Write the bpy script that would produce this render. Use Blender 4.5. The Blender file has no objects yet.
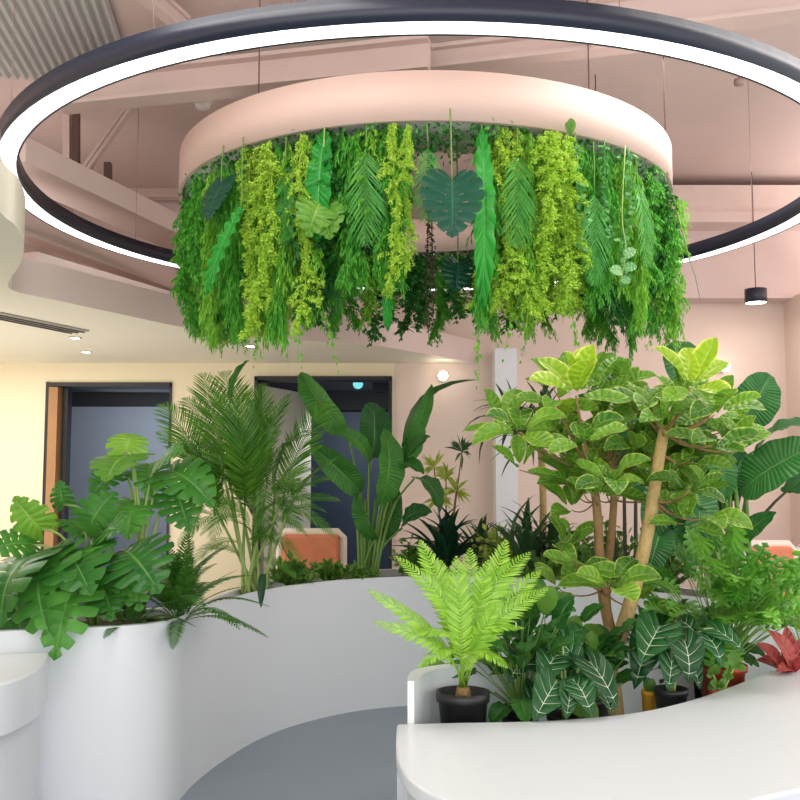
import bpy, math, random
from mathutils import Vector, Matrix, noise
random.seed(7)
S = bpy.context.scene
COL = S.collection
PI = math.pi
F = 950.0; HC = 1.55; PITCH = math.atan(82.0 / F)
CP, SP = math.cos(PITCH), math.sin(PITCH)

# ------------------------------------------------------------------ camera
cam = bpy.data.cameras.new('camera'); cam.sensor_width = 36; cam.lens = 36 * F / 800
cam.clip_end = 60
co = bpy.data.objects.new('camera', cam); COL.objects.link(co)
co.location = (0, 0, HC); co.rotation_euler = (PI / 2 + PITCH, 0, 0)
S.camera = co

def ray(px, py):
    a, b = (px - 400) / F, (400 - py) / F
    return Vector((a, CP - SP * b, SP + CP * b))
def at(px, py, Y):
    d = ray(px, py); return Vector((0, 0, HC)) + d * (Y / d.y)
def atz(px, py, z):
    d = ray(px, py); return Vector((0, 0, HC)) + d * ((z - HC) / d.z)

# ------------------------------------------------------------------ materials
def lin(c):
    return tuple(((v / 255) / 12.92 if v / 255 <= .04045 else ((v / 255 + .055) / 1.055) ** 2.4) for v in c) + (1,)
def newmat(name):
    m = bpy.data.materials.new(name); m.use_nodes = True
    nt = m.node_tree; return m, nt, nt.nodes['Principled BSDF']
def paint(name, c, rough=.6, metal=0, var=.06, scale=3, bump=0, bscale=40, coat=0):
    m, nt, b = newmat(name)
    n = nt.nodes.new('ShaderNodeTexNoise'); n.inputs['Scale'].default_value = scale; n.inputs['Detail'].default_value = 4
    tc = nt.nodes.new('ShaderNodeTexCoord'); nt.links.new(tc.outputs['Object'], n.inputs['Vector'])
    mx = nt.nodes.new('ShaderNodeMix'); mx.data_type = 'RGBA'
    l = lin(c)
    mx.inputs[6].default_value = tuple(v * (1 - var) for v in l[:3]) + (1,)
    mx.inputs[7].default_value = tuple(min(1, v * (1 + var)) for v in l[:3]) + (1,)
    nt.links.new(n.outputs['Fac'], mx.inputs[0]); nt.links.new(mx.outputs[2], b.inputs['Base Color'])
    b.inputs['Roughness'].default_value = rough; b.inputs['Metallic'].default_value = metal
    b.inputs['Coat Weight'].default_value = coat
    if bump:
        n2 = nt.nodes.new('ShaderNodeTexNoise'); n2.inputs['Scale'].default_value = bscale
        nt.links.new(tc.outputs['Object'], n2.inputs['Vector'])
        bp = nt.nodes.new('ShaderNodeBump'); bp.inputs['Strength'].default_value = bump; bp.inputs['Distance'].default_value = .02
        nt.links.new(n2.outputs['Fac'], bp.inputs['Height']); nt.links.new(bp.outputs['Normal'], b.inputs['Normal'])
    return m
def emit(name, c, s):
    m, nt, b = newmat(name)
    b.inputs['Base Color'].default_value = lin(c); b.inputs['Emission Color'].default_value = lin(c)
    b.inputs['Emission Strength'].default_value = s
    return m
def mathn(nt, op, a, b=None, c=None):
    n = nt.nodes.new('ShaderNodeMath'); n.operation = op
    for i, v in enumerate((a, b, c)):
        if v is None: continue
        if isinstance(v, (int, float)): n.inputs[i].default_value = v
        else: nt.links.new(v, n.inputs[i])
    return n.outputs[0]
def leafmat(name, dark, light, vein=None, nv=7, vs=.5, edge=None, rough=.33, trans=.3, vw=.03, island=False, lw=.05, es=1.02):
    """dark/light: the leaf's colour range; vein: midrib and lateral vein colour; edge: variegated margin colour"""
    m, nt, b = newmat(name)
    tc = nt.nodes.new('ShaderNodeTexCoord')
    n = nt.nodes.new('ShaderNodeTexNoise'); n.inputs['Scale'].default_value = 4; n.inputs['Detail'].default_value = 3
    nt.links.new(tc.outputs['Object'], n.inputs['Vector'])
    if island:
        g = nt.nodes.new('ShaderNodeNewGeometry'); rnd = g.outputs['Random Per Island']
    else:
        oi = nt.nodes.new('ShaderNodeObjectInfo'); rnd = oi.outputs['Random']
    fac = mathn(nt, 'MULTIPLY_ADD', rnd, .7, mathn(nt, 'MULTIPLY_ADD', n.outputs['Fac'], .8, -.25))
    fac = mathn(nt, 'MINIMUM', mathn(nt, 'MAXIMUM', fac, 0), 1)
    mx = nt.nodes.new('ShaderNodeMix'); mx.data_type = 'RGBA'
    mx.inputs[6].default_value = lin(dark); mx.inputs[7].default_value = lin(light)
    nt.links.new(fac, mx.inputs[0]); col = mx.outputs[2]
    if vein or edge:
        sx = nt.nodes.new('ShaderNodeSeparateXYZ'); nt.links.new(tc.outputs['UV'], sx.inputs[0])
        u, v = sx.outputs[0], sx.outputs[1]
    if edge:
        e = mathn(nt, 'MULTIPLY_ADD', u, 1.0, mathn(nt, 'MULTIPLY', n.outputs['Fac'], .5))
        e = mathn(nt, 'GREATER_THAN', e, es)
        me = nt.nodes.new('ShaderNodeMix'); me.data_type = 'RGBA'
        nt.links.new(e, me.inputs[0]); nt.links.new(col, me.inputs[6]); me.inputs[7].default_value = lin(edge); col = me.outputs[2]
    if vein:
        mid = mathn(nt, 'LESS_THAN', u, vw)
        fr = mathn(nt, 'PINGPONG', mathn(nt, 'MULTIPLY', v, float(nv)), .5)
        lat = mathn(nt, 'MULTIPLY', mathn(nt, 'LESS_THAN', fr, mathn(nt, 'MULTIPLY_ADD', u, -lw, lw * 1.1)), mathn(nt, 'LESS_THAN', u, .88))
        mk = mathn(nt, 'MAXIMUM', mathn(nt, 'MULTIPLY', mid, .8), mathn(nt, 'MULTIPLY', lat, vs))
        mv = nt.nodes.new('ShaderNodeMix'); mv.data_type = 'RGBA'
        nt.links.new(mk, mv.inputs[0]); nt.links.new(col, mv.inputs[6]); mv.inputs[7].default_value = lin(vein); col = mv.outputs[2]
        bp = nt.nodes.new('ShaderNodeBump'); bp.inputs['Strength'].default_value = .7; bp.inputs['Distance'].default_value = .012
        nt.links.new(mathn(nt, 'MULTIPLY', mathn(nt, 'SQRT', fr), mathn(nt, 'MINIMUM', mathn(nt, 'MULTIPLY', u, 4.0), 1.0)), bp.inputs['Height']); nt.links.new(bp.outputs['Normal'], b.inputs['Normal'])
    nt.links.new(col, b.inputs['Base Color'])
    b.inputs['Roughness'].default_value = rough
    b.inputs['Specular IOR Level'].default_value = .4
    if trans:
        t = nt.nodes.new('ShaderNodeBsdfTranslucent'); nt.links.new(col, t.inputs['Color'])
        ms = nt.nodes.new('ShaderNodeMixShader'); ms.inputs[0].default_value = trans
        nt.links.new(b.outputs[0], ms.inputs[1]); nt.links.new(t.outputs[0], ms.inputs[2])
        nt.links.new(ms.outputs[0], nt.nodes['Material Output'].inputs['Surface'])
    return m

M = dict(
    white=paint('white_paint', (232, 236, 242), .35, var=.015),
    desk=paint('desk_white', (214, 218, 224), .3, var=.015),
    panel=paint('desk_panel', (222, 226, 232), .5, var=.02),
    cream=paint('cream_wall', (247, 233, 204), .8, var=.03, scale=.8),
    creamc=paint('cream_ceiling', (243, 234, 216), .85, var=.02),
    pinkw=paint('pink_wall', (235, 214, 203), .8, var=.03, scale=.7),
    pink=paint('pink_ceiling', (226, 206, 200), .85, var=.05, scale=2),
    pinkrough=paint('pink_beam', (229, 208, 201), .8, var=.06, bump=.35, bscale=9),
    mauve=paint('mauve_beam', (222, 201, 197), .85, var=.03),
    steel=paint('pink_steel', (224, 202, 195), .55, var=.08),
    drum=paint('drum_pink', (216, 186, 174), .6, var=.02),
    floor=paint('grey_epoxy', (124, 138, 150), .3, var=.08, scale=1.5, coat=.2),
    black=paint('black_metal', (34, 39, 56), .35, var=.1),
    cable=paint('cable_grey', (176, 150, 145), .5),
    darkrod=paint('dark_rod', (104, 76, 72), .5),
    deck=paint('grey_deck', (196, 197, 194), .5, metal=0, var=.05),
    frame=paint('dark_frame', (38, 36, 38), .4),
    wood=paint('brown_jamb', (176, 130, 88), .5, var=.12, scale=6),
    bluegrey=paint('blue_grey_panel', (128, 136, 150), .5, var=.06),
    navy=paint('navy_panel', (62, 80, 104), .5, var=.06),
    lav=paint('lavender_ceiling', (176, 176, 192), .7),
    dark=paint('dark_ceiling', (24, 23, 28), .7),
    soil=paint('potting_soil', (62, 44, 34), .95, var=.5, scale=60, bump=.8, bscale=70),
    blackpot=paint('black_pot', (34, 34, 37), .4, var=.2, scale=20, bump=.15, bscale=30),
    redpot=paint('red_pot', (176, 66, 44), .45, var=.1, scale=10),
    orangepot=paint('orange_pot', (214, 98, 52), .45, var=.1, scale=10),
    yellowpot=paint('yellow_pot', (236, 178, 52), .45, var=.1, scale=10),
    salmon=paint('salmon_upholstery', (226, 140, 104), .7, var=.16, scale=14, bump=.3, bscale=60),
    edging=paint('white_edging', (243, 232, 222), .5),
    bark=paint('tan_bark', (186, 158, 104), .8, var=.22, scale=24, bump=.6, bscale=60),
    barkd=paint('brown_bark', (142, 112, 72), .85, var=.25, scale=30, bump=.6, bscale=60),
    greenstem=paint('green_stem', (104, 142, 62), .45, var=.12, scale=8),
    palestem=paint('pale_green_stem', (150, 178, 96), .45, var=.12, scale=8),
    darkstem=paint('dark_stem', (62, 66, 40), .5, var=.12, scale=8),
    dot=paint('white_plastic', (235, 230, 225), .4),
    vent=paint('vent_grey', (176, 168, 158), .6),
    ventslot=paint('vent_slot', (98, 92, 88), .6),
    ringlit=emit('ring_diffuser', (250, 252, 255), 2.0),
    lamp=emit('lamp_lens', (255, 246, 228), 30),
    exitlit=emit('teal_signal', (110, 200, 205), 1.2),
)
L = dict(
    monstera=leafmat('monstera_leaf', (32, 100, 38), (94, 166, 62), (120, 172, 88), 9, .35),
    monlight=leafmat('monstera_leaf_young', (84, 148, 44), (142, 192, 66), (160, 196, 96), 9, .3),
    teal=leafmat('dark_teal_leaf', (8, 58, 44), (22, 84, 62), (50, 112, 82), 9, .4, trans=.15),
    ficus=leafmat('ficus_leaf', (30, 96, 28), (144, 196, 62), (178, 208, 92), 8, .35, edge=(176, 202, 92), vw=.03, es=1.16),
    ficusy=leafmat('ficus_leaf_young', (130, 180, 32), (192, 220, 62), (216, 230, 110), 8, .35, edge=(226, 232, 110), vw=.03, es=1.16),
    strel=leafmat('paddle_leaf', (32, 98, 40), (84, 152, 62), (140, 184, 96), 26, .22, vw=.025, rough=.3),
    streld=leafmat('paddle_leaf_dark', (26, 86, 42), (62, 128, 58), (120, 164, 96), 26, .25, vw=.025, rough=.3),
    aloc=leafmat('alocasia_leaf', (10, 56, 26), (34, 98, 42), (222, 236, 208), 6, .8, vw=.02, lw=.04, rough=.3, trans=.15),
    areca=leafmat('areca_frond', (46, 112, 32), (122, 178, 58), island=True),
    blech=leafmat('fern_frond_lime', (118, 178, 48), (178, 220, 84), island=True),
    boston=leafmat('fern_frond_dark', (44, 96, 34), (92, 146, 56), island=True),
    xan=leafmat('lobed_leaf', (56, 130, 38), (132, 196, 66), (140, 190, 90), 7, .3),
    agave=leafmat('dark_strap_leaf', (14, 44, 30), (34, 78, 50), rough=.35, trans=.1),
    drac=leafmat('dracaena_leaf', (40, 80, 46), (84, 120, 74), rough=.4, trans=.15),
    lime=leafmat('lime_leaf', (150, 180, 60), (206, 214, 110), island=True),
    shrub=leafmat('shrub_leaf', (48, 104, 40), (120, 164, 64), island=True),
    red=leafmat('red_leaf', (150, 38, 52), (206, 104, 96), (226, 170, 150), 8, .3),
    hmoss=leafmat('moss_lime', (132, 190, 44), (206, 232, 92), island=True, rough=.6),
    hgreen=leafmat('fern_green', (40, 136, 38), (112, 196, 62), island=True, rough=.55),
    hmid=leafmat('fern_mid_green', (84, 164, 38), (158, 214, 72), island=True, rough=.55),
    hdark=leafmat('fern_dark_green', (22, 92, 34), (66, 142, 54), island=True, rough=.5),
    hpalm=leafmat('palm_green', (36, 128, 44), (98, 182, 74), island=True, rough=.45),
    hstrap=leafmat('strap_green', (28, 142, 44), (72, 186, 70), (110, 204, 100), 20, .25, rough=.4),
    heuc=leafmat('eucalyptus_green', (52, 132, 62), (124, 186, 104), island=True, rough=.5),
    eucl=leafmat('pale_round_leaf', (110, 176, 104), (164, 212, 150), (190, 226, 180), 5, .2),
    hbox=leafmat('boxwood_green', (22, 104, 38), (112, 190, 92), island=True, rough=.45),
    hbead=leafmat('dark_bead', (50, 40, 34), (84, 84, 50), island=True, rough=.6, trans=.05),
)

# ------------------------------------------------------------------ mesh builder
class MB:
    def __init__(s): s.v = []; s.f = []; s.uv = []; s.mi = []; s.smooth = []
    def face(s, idx, uv=None, mi=0, sm=False):
        s.f.append(tuple(idx)); s.uv.append(uv or [(0, 0)] * len(idx)); s.mi.append(mi); s.smooth.append(sm)
    def quad(s, a, b, c, d, mi=0, sm=False):
        i = len(s.v); s.v += [tuple(a), tuple(b), tuple(c), tuple(d)]; s.face((i, i + 1, i + 2, i + 3), None, mi, sm)
    def box(s, lo, hi, mi=0, mat=None):
        i = len(s.v)
        for z in (lo[2], hi[2]):
            for x, y in ((lo[0], lo[1]), (hi[0], lo[1]), (hi[0], hi[1]), (lo[0], hi[1])):
                p = Vector((x, y, z)); s.v.append(tuple(mat @ p if mat else p))
        for q in ((3, 2, 1, 0), (4, 5, 6, 7), (0, 1, 5, 4), (1, 2, 6, 5), (2, 3, 7, 6), (3, 0, 4, 7)):
            s.face([i + k for k in q], None, mi)
    def beam(s, a, b, w, h, mi=0):
        """rectangular bar from a to b, w wide, h tall (below the line by h)"""
        a, b = Vector(a), Vector(b); d = (b - a).normalized()
        r = d.cross(Vector((0, 0, 1)))
        r = r.normalized() if r.length > 1e-4 else Vector((1, 0, 0))
        u = r.cross(d)
        i = len(s.v)
        for p in (a, b):
            for q in ((-w / 2, -h / 2), (w / 2, -h / 2), (w / 2, h / 2), (-w / 2, h / 2)):
                s.v.append(tuple(p + r * q[0] + u * q[1]))
        for q in ((0, 1, 2, 3), (7, 6, 5, 4), (0, 4, 5, 1), (1, 5, 6, 2), (2, 6, 7, 3), (3, 7, 4, 0)):
            s.face([i + k for k in q], None, mi)
    def tube(s, pts, r0, r1=None, seg=7, mi=0, caps=True, jitter=0):
        pts = [Vector(p) for p in pts]; r1 = r0 if r1 is None else r1
        n = len(pts); base = len(s.v); ref = Vector((.3, .9, .1))
        for k, p in enumerate(pts):
            d = (pts[min(k + 1, n - 1)] - pts[max(k - 1, 0)]).normalized()
            x = d.cross(ref); x = x.normalized() if x.length > 1e-3 else d.orthogonal().normalized()
            y = d.cross(x); r = (r0 + (r1 - r0) * k / max(1, n - 1)) * (1 + random.uniform(-jitter, jitter))
            for j in range(seg):
                a = 2 * PI * j / seg; s.v.append(tuple(p + x * (r * math.cos(a)) + y * (r * math.sin(a))))
        for k in range(n - 1):
            for j in range(seg):
                j2 = (j + 1) % seg
                s.face((base + k * seg + j, base + k * seg + j2, base + (k + 1) * seg + j2, base + (k + 1) * seg + j), None, mi, True)
        if caps:
            s.face([base + j for j in range(seg)][::-1], None, mi); s.face([base + (n - 1) * seg + j for j in range(seg)], None, mi)
    def lathe(s, prof, c=(0, 0, 0), seg=32, mi=0, closed=False):
        base = len(s.v); n = len(prof)
        for r, z in prof:
            for j in range(seg):
                a = 2 * PI * j / seg; s.v.append((c[0] + r * math.cos(a), c[1] + r * math.sin(a), c[2] + z))
        for k in range(n if closed else n - 1):
            k2 = (k + 1) % n
            for j in range(seg):
                j2 = (j + 1) % seg
                s.face((base + k * seg + j, base + k * seg + j2, base + k2 * seg + j2, base + k2 * seg + j), None, mi, True)
    def prism(s, pts, z0, z1, mi=0, miside=None, sm=False):
        miside = mi if miside is None else miside
        i = len(s.v); n = len(pts)
        s.v += [(p[0], p[1], z0) for p in pts] + [(p[0], p[1], z1) for p in pts]
        s.face([i + k for k in range(n)][::-1], None, mi); s.face([i + n + k for k in range(n)], None, mi)
        for k in range(n):
            k2 = (k + 1) % n; s.face((i + k, i + k2, i + n + k2, i + n + k), None, miside, sm)
    def strip(s, A, B, mi=0, sm=True):
        """ruled quad strip between two equally long point rows"""
        i = len(s.v); n = len(A); s.v += [tuple(p) for p in A] + [tuple(p) for p in B]
        for k in range(n - 1): s.face((i + k, i + k + 1, i + n + k + 1, i + n + k), None, mi, sm)
    def mesh(s, name, mats):
        me = bpy.data.meshes.new(name); me.from_pydata(s.v, [], s.f)
        for m in (mats if isinstance(mats, (list, tuple)) else [mats]): me.materials.append(m)
        me.polygons.foreach_set('material_index', s.mi); me.polygons.foreach_set('use_smooth', s.smooth)
        uvl = me.uv_layers.new(name='UVMap'); flat = []
        for u in s.uv:
            for q in u: flat += [q[0], q[1]]
        uvl.data.foreach_set('uv', flat); me.update(); return me
    def obj(s, name, mats, parent=None, world=None):
        return place(s.mesh(name, mats), name, parent, world)
def place(me, name, parent=None, world=None):
    o = bpy.data.objects.new(name, me); COL.objects.link(o)
    w = world or Matrix()
    if parent:
        o.parent = parent; o.matrix_parent_inverse = Matrix.Translation(-parent.location)
    o.matrix_basis = w
    return o
def tag(o, label, cat, group=None, kind=None):
    o['label'] = label; o['category'] = cat
    if group: o['group'] = group
    if kind: o['kind'] = kind
    return o
def thing(name, loc, label, cat, group=None):
    o = bpy.data.objects.new(name, None); COL.objects.link(o); o.location = loc; o.empty_display_size = .1
    return tag(o, label, cat, group)
def struct(o): o['kind'] = 'structure'; return o

def catmull(P, n=8):
    P = [Vector(p) for p in P]; out = []
    Q = [P[0] * 2 - P[1]] + P + [P[-1] * 2 - P[-2]]
    for i in range(1, len(Q) - 2):
        a, b, c, d = Q[i - 1:i + 3]
        for k in range(n):
            t = k / n
            out.append(.5 * ((2 * b) + (c - a) * t + (2 * a - 5 * b + 4 * c - d) * t * t + (3 * b - a - 3 * c + d) * t ** 3))
    out.append(P[-1]); return out
def interp(P, t):
    """piecewise-linear lookup along a dense list, t in 0..1"""
    x = t * (len(P) - 1); i = min(int(x), len(P) - 2); return P[i].lerp(P[i + 1], x - i)

# ------------------------------------------------------------------ leaf templates: base at the origin, tip at (0,1,0), face up +Z
def leaf_mesh(name, outline, mat, rows=24, cols=5, fold=.25, arch=.12, wave=0, nw=9, mid0=0.0, midpow=1.0, slits=0, cut=2, holes=(), side=0, sag=.0, gap=.22, curl=.05):
    P = catmull([(x, y, 0) for x, y in outline], 8)
    b = MB(); ts = []
    if slits:
        for k in range(slits):
            for q in (0, .3, .6, .80): ts.append((k + q) / slits)  # the fourth row bounds a slit that widens outwards
        ts.append(1.0)
    else: ts = [i / rows for i in range(rows + 1)]
    def z_of(x, y, u, t):
        yy = min(1, max(-.3, y))
        return fold * abs(x) * (1 - .6 * abs(x)) + arch * 4 * yy * (1 - yy) * (1 if yy > 0 else 1.2) + wave * math.sin(t * nw * 2 * PI) * u * u - sag * x * x + side * x
    midi = {}
    for sd in (-1, 1):
        idx = []
        for i, t in enumerate(ts):
            row = []
            for j in range(cols + 1):
                u = j / cols; uu = u; tt = t
                if slits and i % 4 == 3: tt = (i // 4 + .99 - gap * u) / slits
                elif slits and i % 4 == 0 and 0 < t < 1: tt = (i // 4 + gap * .3 * u) / slits
                p = interp(P, tt); my = mid0 + (1 - mid0) * tt ** midpow
                x = sd * p.x * uu; y = my + (p.y - my) * (u ** 1.15)
                if slits and u > .9 and 0 < t < 1:
                    if i % 4 in (0, 3): x *= .965; y = my + (y - my) * .97
                if slits: y += curl * u * u * (1 - tt)
                if j == 0:
                    if i not in midi:
                        midi[i] = len(b.v); b.v.append((0, my, z_of(0, my, 0, t)))
                    row.append(midi[i])
                else:
                    row.append(len(b.v)); b.v.append((x, y, z_of(x, y, u, t)))
            idx.append(row)
        for i in range(len(ts) - 1):
            for j in range(cols):
                if slits and i % 4 == 3 and 0 < i // 4 < slits - 1:
                    k = i // 4
                    if j >= cut + (k * 7 + (sd > 0)) % 2: continue
                    if (k, j) in holes: continue
                q = [idx[i][j], idx[i][j + 1], idx[i + 1][j + 1], idx[i + 1][j]]
                uv = [(j / cols, ts[i]), ((j + 1) / cols, ts[i]), ((j + 1) / cols, ts[i + 1]), (j / cols, ts[i + 1])]
                if sd < 0: q.reverse(); uv.reverse()
                b.face(q, uv, 0, True)
    return b.mesh(name, mat)
HEART = [(.02, -.04), (.13, -.22), (.30, -.27), (.46, -.14), (.53, .10), (.51, .35), (.42, .58), (.28, .78), (.12, .93), (0, 1)]
ARROW = [(.02, -.05), (.10, -.24), (.19, -.36), (.27, -.30), (.33, -.08), (.34, .12), (.29, .36), (.20, .60), (.09, .84), (0, 1)]
PADDLE = [(.01, .0), (.09, .04), (.17, .16), (.20, .38), (.19, .62), (.13, .84), (.05, .96), (0, 1)]
WIDEP = [(.01, .0), (.14, .03), (.25, .16), (.29, .38), (.27, .64), (.19, .85), (.07, .97), (0, 1)]
ELLIP = [(.01, .0), (.08, .05), (.18, .22), (.26, .46), (.265, .68), (.17, .88), (.05, .98), (0, 1)]
STRAP = [(.01, 0), (.05, .08), (.08, .3), (.09, .55), (.075, .8), (.03, .95), (0, 1)]
LANCE = [(.022, 0), (.038, .15), (.042, .4), (.032, .7), (.012, .93), (0, 1)]
BLADE = [(.05, 0), (.075, .2), (.075, .45), (.055, .7), (.02, .93), (0, 1)]
def var(n, fn): return [fn(i) for i in range(n)]
T = dict(
    tealw=var(1, lambda i: leaf_mesh('leaf', HEART, L['teal'], slits=9, cols=6, cut=4, fold=.1, arch=.06, mid0=-.03, midpow=1.35, holes=((3, 1), (4, 2), (5, 1)), sag=.2, gap=.14)),
    monc=var(1, lambda i: leaf_mesh('leaf', HEART, L['monstera'], slits=9, cols=6, cut=2, fold=.12, arch=.16, mid0=-.03, midpow=1.35, holes=((3, 1), (5, 1)), sag=.3, gap=.34)),
    round=var(1, lambda i: leaf_mesh('leaf', [(.02, 0), (.28, .06), (.44, .35), (.38, .72), (.16, .95), (0, 1)], L['eucl'], rows=10, cols=3, fold=.15, arch=.1)),
    mon=var(3, lambda i: leaf_mesh('leaf', HEART, L['monstera'], slits=9, cols=6, cut=3, fold=.12 + .06 * i, arch=.10 + .05 * i, mid0=-.03, midpow=1.35, holes=((3, 1), (4, 1), (5, 1)), sag=.25)),
    monl=var(2, lambda i: leaf_mesh('leaf', HEART, L['monlight'], slits=8, cols=6, cut=4, fold=.15, arch=.12 + .08 * i, mid0=-.03, midpow=1.35, sag=.2)),
    teal=var(1, lambda i: leaf_mesh('leaf', HEART, L['teal'], slits=9, cols=6, cut=3, fold=.1, arch=.08, mid0=-.03, midpow=1.35, holes=((3, 1), (5, 1)), sag=.2)),
    xan=var(3, lambda i: leaf_mesh('leaf', [(.02, -.05), (.15, -.16), (.27, -.08), (.33, .12), (.32, .38), (.25, .64), (.12, .88), (0, 1)], L['xan'], slits=7, cols=5, cut=1, fold=.25, arch=.12 + .06 * i, mid0=0, midpow=1.2, gap=.38, curl=.12)),
    ficus=var(3, lambda i: leaf_mesh('leaf', ELLIP, L['ficus'], rows=14, cols=4, fold=.35, arch=.02 + .10 * i, wave=.015, nw=3)),
    ficusy=var(2, lambda i: leaf_mesh('leaf', ELLIP, L['ficusy'], rows=14, cols=4, fold=.45, arch=.02 + .06 * i, wave=.012, nw=3)),
    strel=var(3, lambda i: leaf_mesh('leaf', PADDLE, L['strel'], rows=26, cols=4, fold=.5 - .1 * i, arch=.10 + .06 * i, wave=.02, nw=5)),
    wide=var(2, lambda i: leaf_mesh('leaf', WIDEP, L['streld'], rows=26, cols=4, fold=.25, arch=.10 + .1 * i, wave=.02, nw=6)),
    aloc=var(2, lambda i: leaf_mesh('leaf', ARROW, L['aloc'], rows=20, cols=4, fold=.15, arch=.08 + .1 * i, wave=.012, nw=5, mid0=-.02, midpow=1.3)),
    agave=var(2, lambda i: leaf_mesh('leaf', BLADE, L['agave'], rows=10, cols=2, fold=.5, arch=.1 + .15 * i)),
    lance=var(2, lambda i: leaf_mesh('leaf', LANCE, L['drac'], rows=9, cols=1, fold=.5, arch=.1 + .18 * i)),
    red=var(2, lambda i: leaf_mesh('leaf', ELLIP, L['red'], rows=12, cols=3, fold=.35, arch=.12 + .1 * i)),
    strap=var(2, lambda i: leaf_mesh('leaf', STRAP, L['hstrap'], rows=72, cols=4, fold=.12, arch=.05, wave=.02, nw=9 + 2 * i)),
    green=var(1, lambda i: leaf_mesh('leaf', ELLIP, L['shrub'], rows=8, cols=2, fold=.3, arch=.15)),
)
def frond_mesh(name, mat, n=26, plen=.26, pw=.03, ang=55, arch=.22, droop=.5, vee=.25, tipw=.12, start=.08, stem=.006, seg=2, tip_sharp=1.0, segs_curl=0):
    """pinnate frond; chord from the origin to (0,1,0), bulging to +Z; leaflets on both sides"""
    b = MB()
    def rp(t): return Vector((0, t, arch * 4 * t * (1 - t) * (1 - .35 * t)))
    b.tube([rp(i / 12) for i in range(13)], stem, stem * .3, 4)
    for i in range(n):
        t = start + (1 - start) * (i + .5) / n
        p = rp(t); d = (rp(min(1, t + .02)) - rp(t - .02)).normalized()
        up = Vector((1, 0, 0)).cross(d)
        w = max(tipw, math.sin(PI * min(1, (t - start) / (1 - start) * .86 + .14)) ** .7)
        for sd in (-1, 1):
            a = math.radians(ang * (1 - .35 * t) + random.uniform(-5, 5))
            q = (d * math.cos(a) + Vector((sd, 0, 0)) * math.sin(a) + up * vee).normalized()
            ln = plen * w * random.uniform(.9, 1.08); wd = pw * (.6 + .4 * w)
            base = len(b.v); pts = []
            for k in range(seg + 1):
                s_ = k / seg
                c = p + q * (ln * s_) + Vector((0, 0, -droop * ln * s_ * s_))
                ww = wd * (.55 if k == 0 else (1 if k < seg else .08))
                b.v.append(tuple(c - d * ww * .5)); b.v.append(tuple(c + d * ww * .5))
            for k in range(seg):
                b.face((base + 2 * k, base + 2 * k + 1, base + 2 * k + 3, base + 2 * k + 2), None, 0, True)
    return b.mesh(name, mat)
T['areca'] = var(3, lambda i: frond_mesh('frond', L['areca'], n=40, plen=.30, pw=.019, ang=50, arch=.12 + .07 * i, droop=.35, vee=.35, seg=3))
T['blech'] = var(3, lambda i: frond_mesh('frond', L['blech'], n=30, plen=.135, pw=.026, ang=66, arch=.14 + .08 * i, droop=.25, vee=.12, seg=3, start=.24))
T['blechd'] = var(2, lambda i: frond_mesh('frond', L['blech'], n=30, plen=.17, pw=.030, ang=66, arch=.42, droop=.25, vee=.1, seg=3, start=.3))
T['boston'] = var(3, lambda i: frond_mesh('frond', L['boston'], n=24, plen=.15, pw=.042, ang=70, arch=.15 + .08 * i, droop=.2, vee=.1, start=.12))
T['hpalm'] = var(2, lambda i: frond_mesh('frond', L['hpalm'], n=30, plen=.34, pw=.022, ang=42, arch=.03, droop=.1, vee=.1, seg=3, start=.1))

def frame(B, Tp, N):
    B, Tp, N = Vector(B), Vector(Tp), Vector(N); y = Tp - B; s = y.length; y = y / s
    x = y.cross(N); x = x.normalized() if x.length > 1e-3 else y.orthogonal().normalized()
    z = x.cross(y)
    m = Matrix((x, y, z)).transposed().to_4x4(); return Matrix.Translation(B) @ m @ Matrix.Scale(s, 4)
UP = Vector((0, 0, 1)); CAMD = Vector((0, -1, .25))
def leaf(par, kind, B, Tp, N=UP, name='leaf', i=None, wx=1.0):
    v = T[kind]; me = v[random.randrange(len(v)) if i is None else i % len(v)]
    return place(me, name, par, frame(B, Tp, N) @ Matrix.Diagonal((wx, 1, 1, 1)))
def bez(a, b, c, n=8):
    a, b, c = Vector(a), Vector(b), Vector(c)
    return [a * (1 - t) ** 2 + b * 2 * t * (1 - t) + c * t * t for t in (k / n for k in range(n + 1))]
def stem(par, pts, r0, r1, mat, name='stem', seg=7):
    b = MB(); b.tube(pts, r0, r1, seg); return b.obj(name, mat, par)
def rv(a): return Vector((random.uniform(-a, a), random.uniform(-a, a), random.uniform(-a, a)))

# ================================================================== SETTING
YW = 9.0; ZC = 4.35; XL, XR = -5.0, 4.6
b = MB(); b.box((XL, -1.5, -.1), (XR, 13, 0)); struct(b.obj('floor', M['floor']))
b = MB(); b.box((XL, -1.5, ZC), (XR, YW + .2, ZC + .1)); struct(b.obj('ceiling', M['pink']))
b = MB(); b.box((XL - .1, -1.5, 0), (XL, 13, ZC)); struct(b.obj('wall_left', M['cream']))
b = MB(); b.box((XR, 6.0, 0), (XR + .1, 13, ZC)); struct(b.obj('wall_right', M['pinkw']))
def wx(px, Y=YW): return (px - 400) / F * Y
def wz(py, Y=YW): return at(400, py, Y).z
D1 = (wx(48), wx(171), wz(384)); D2 = (wx(254), wx(392), wz(378))
XP = wx(388)
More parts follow.
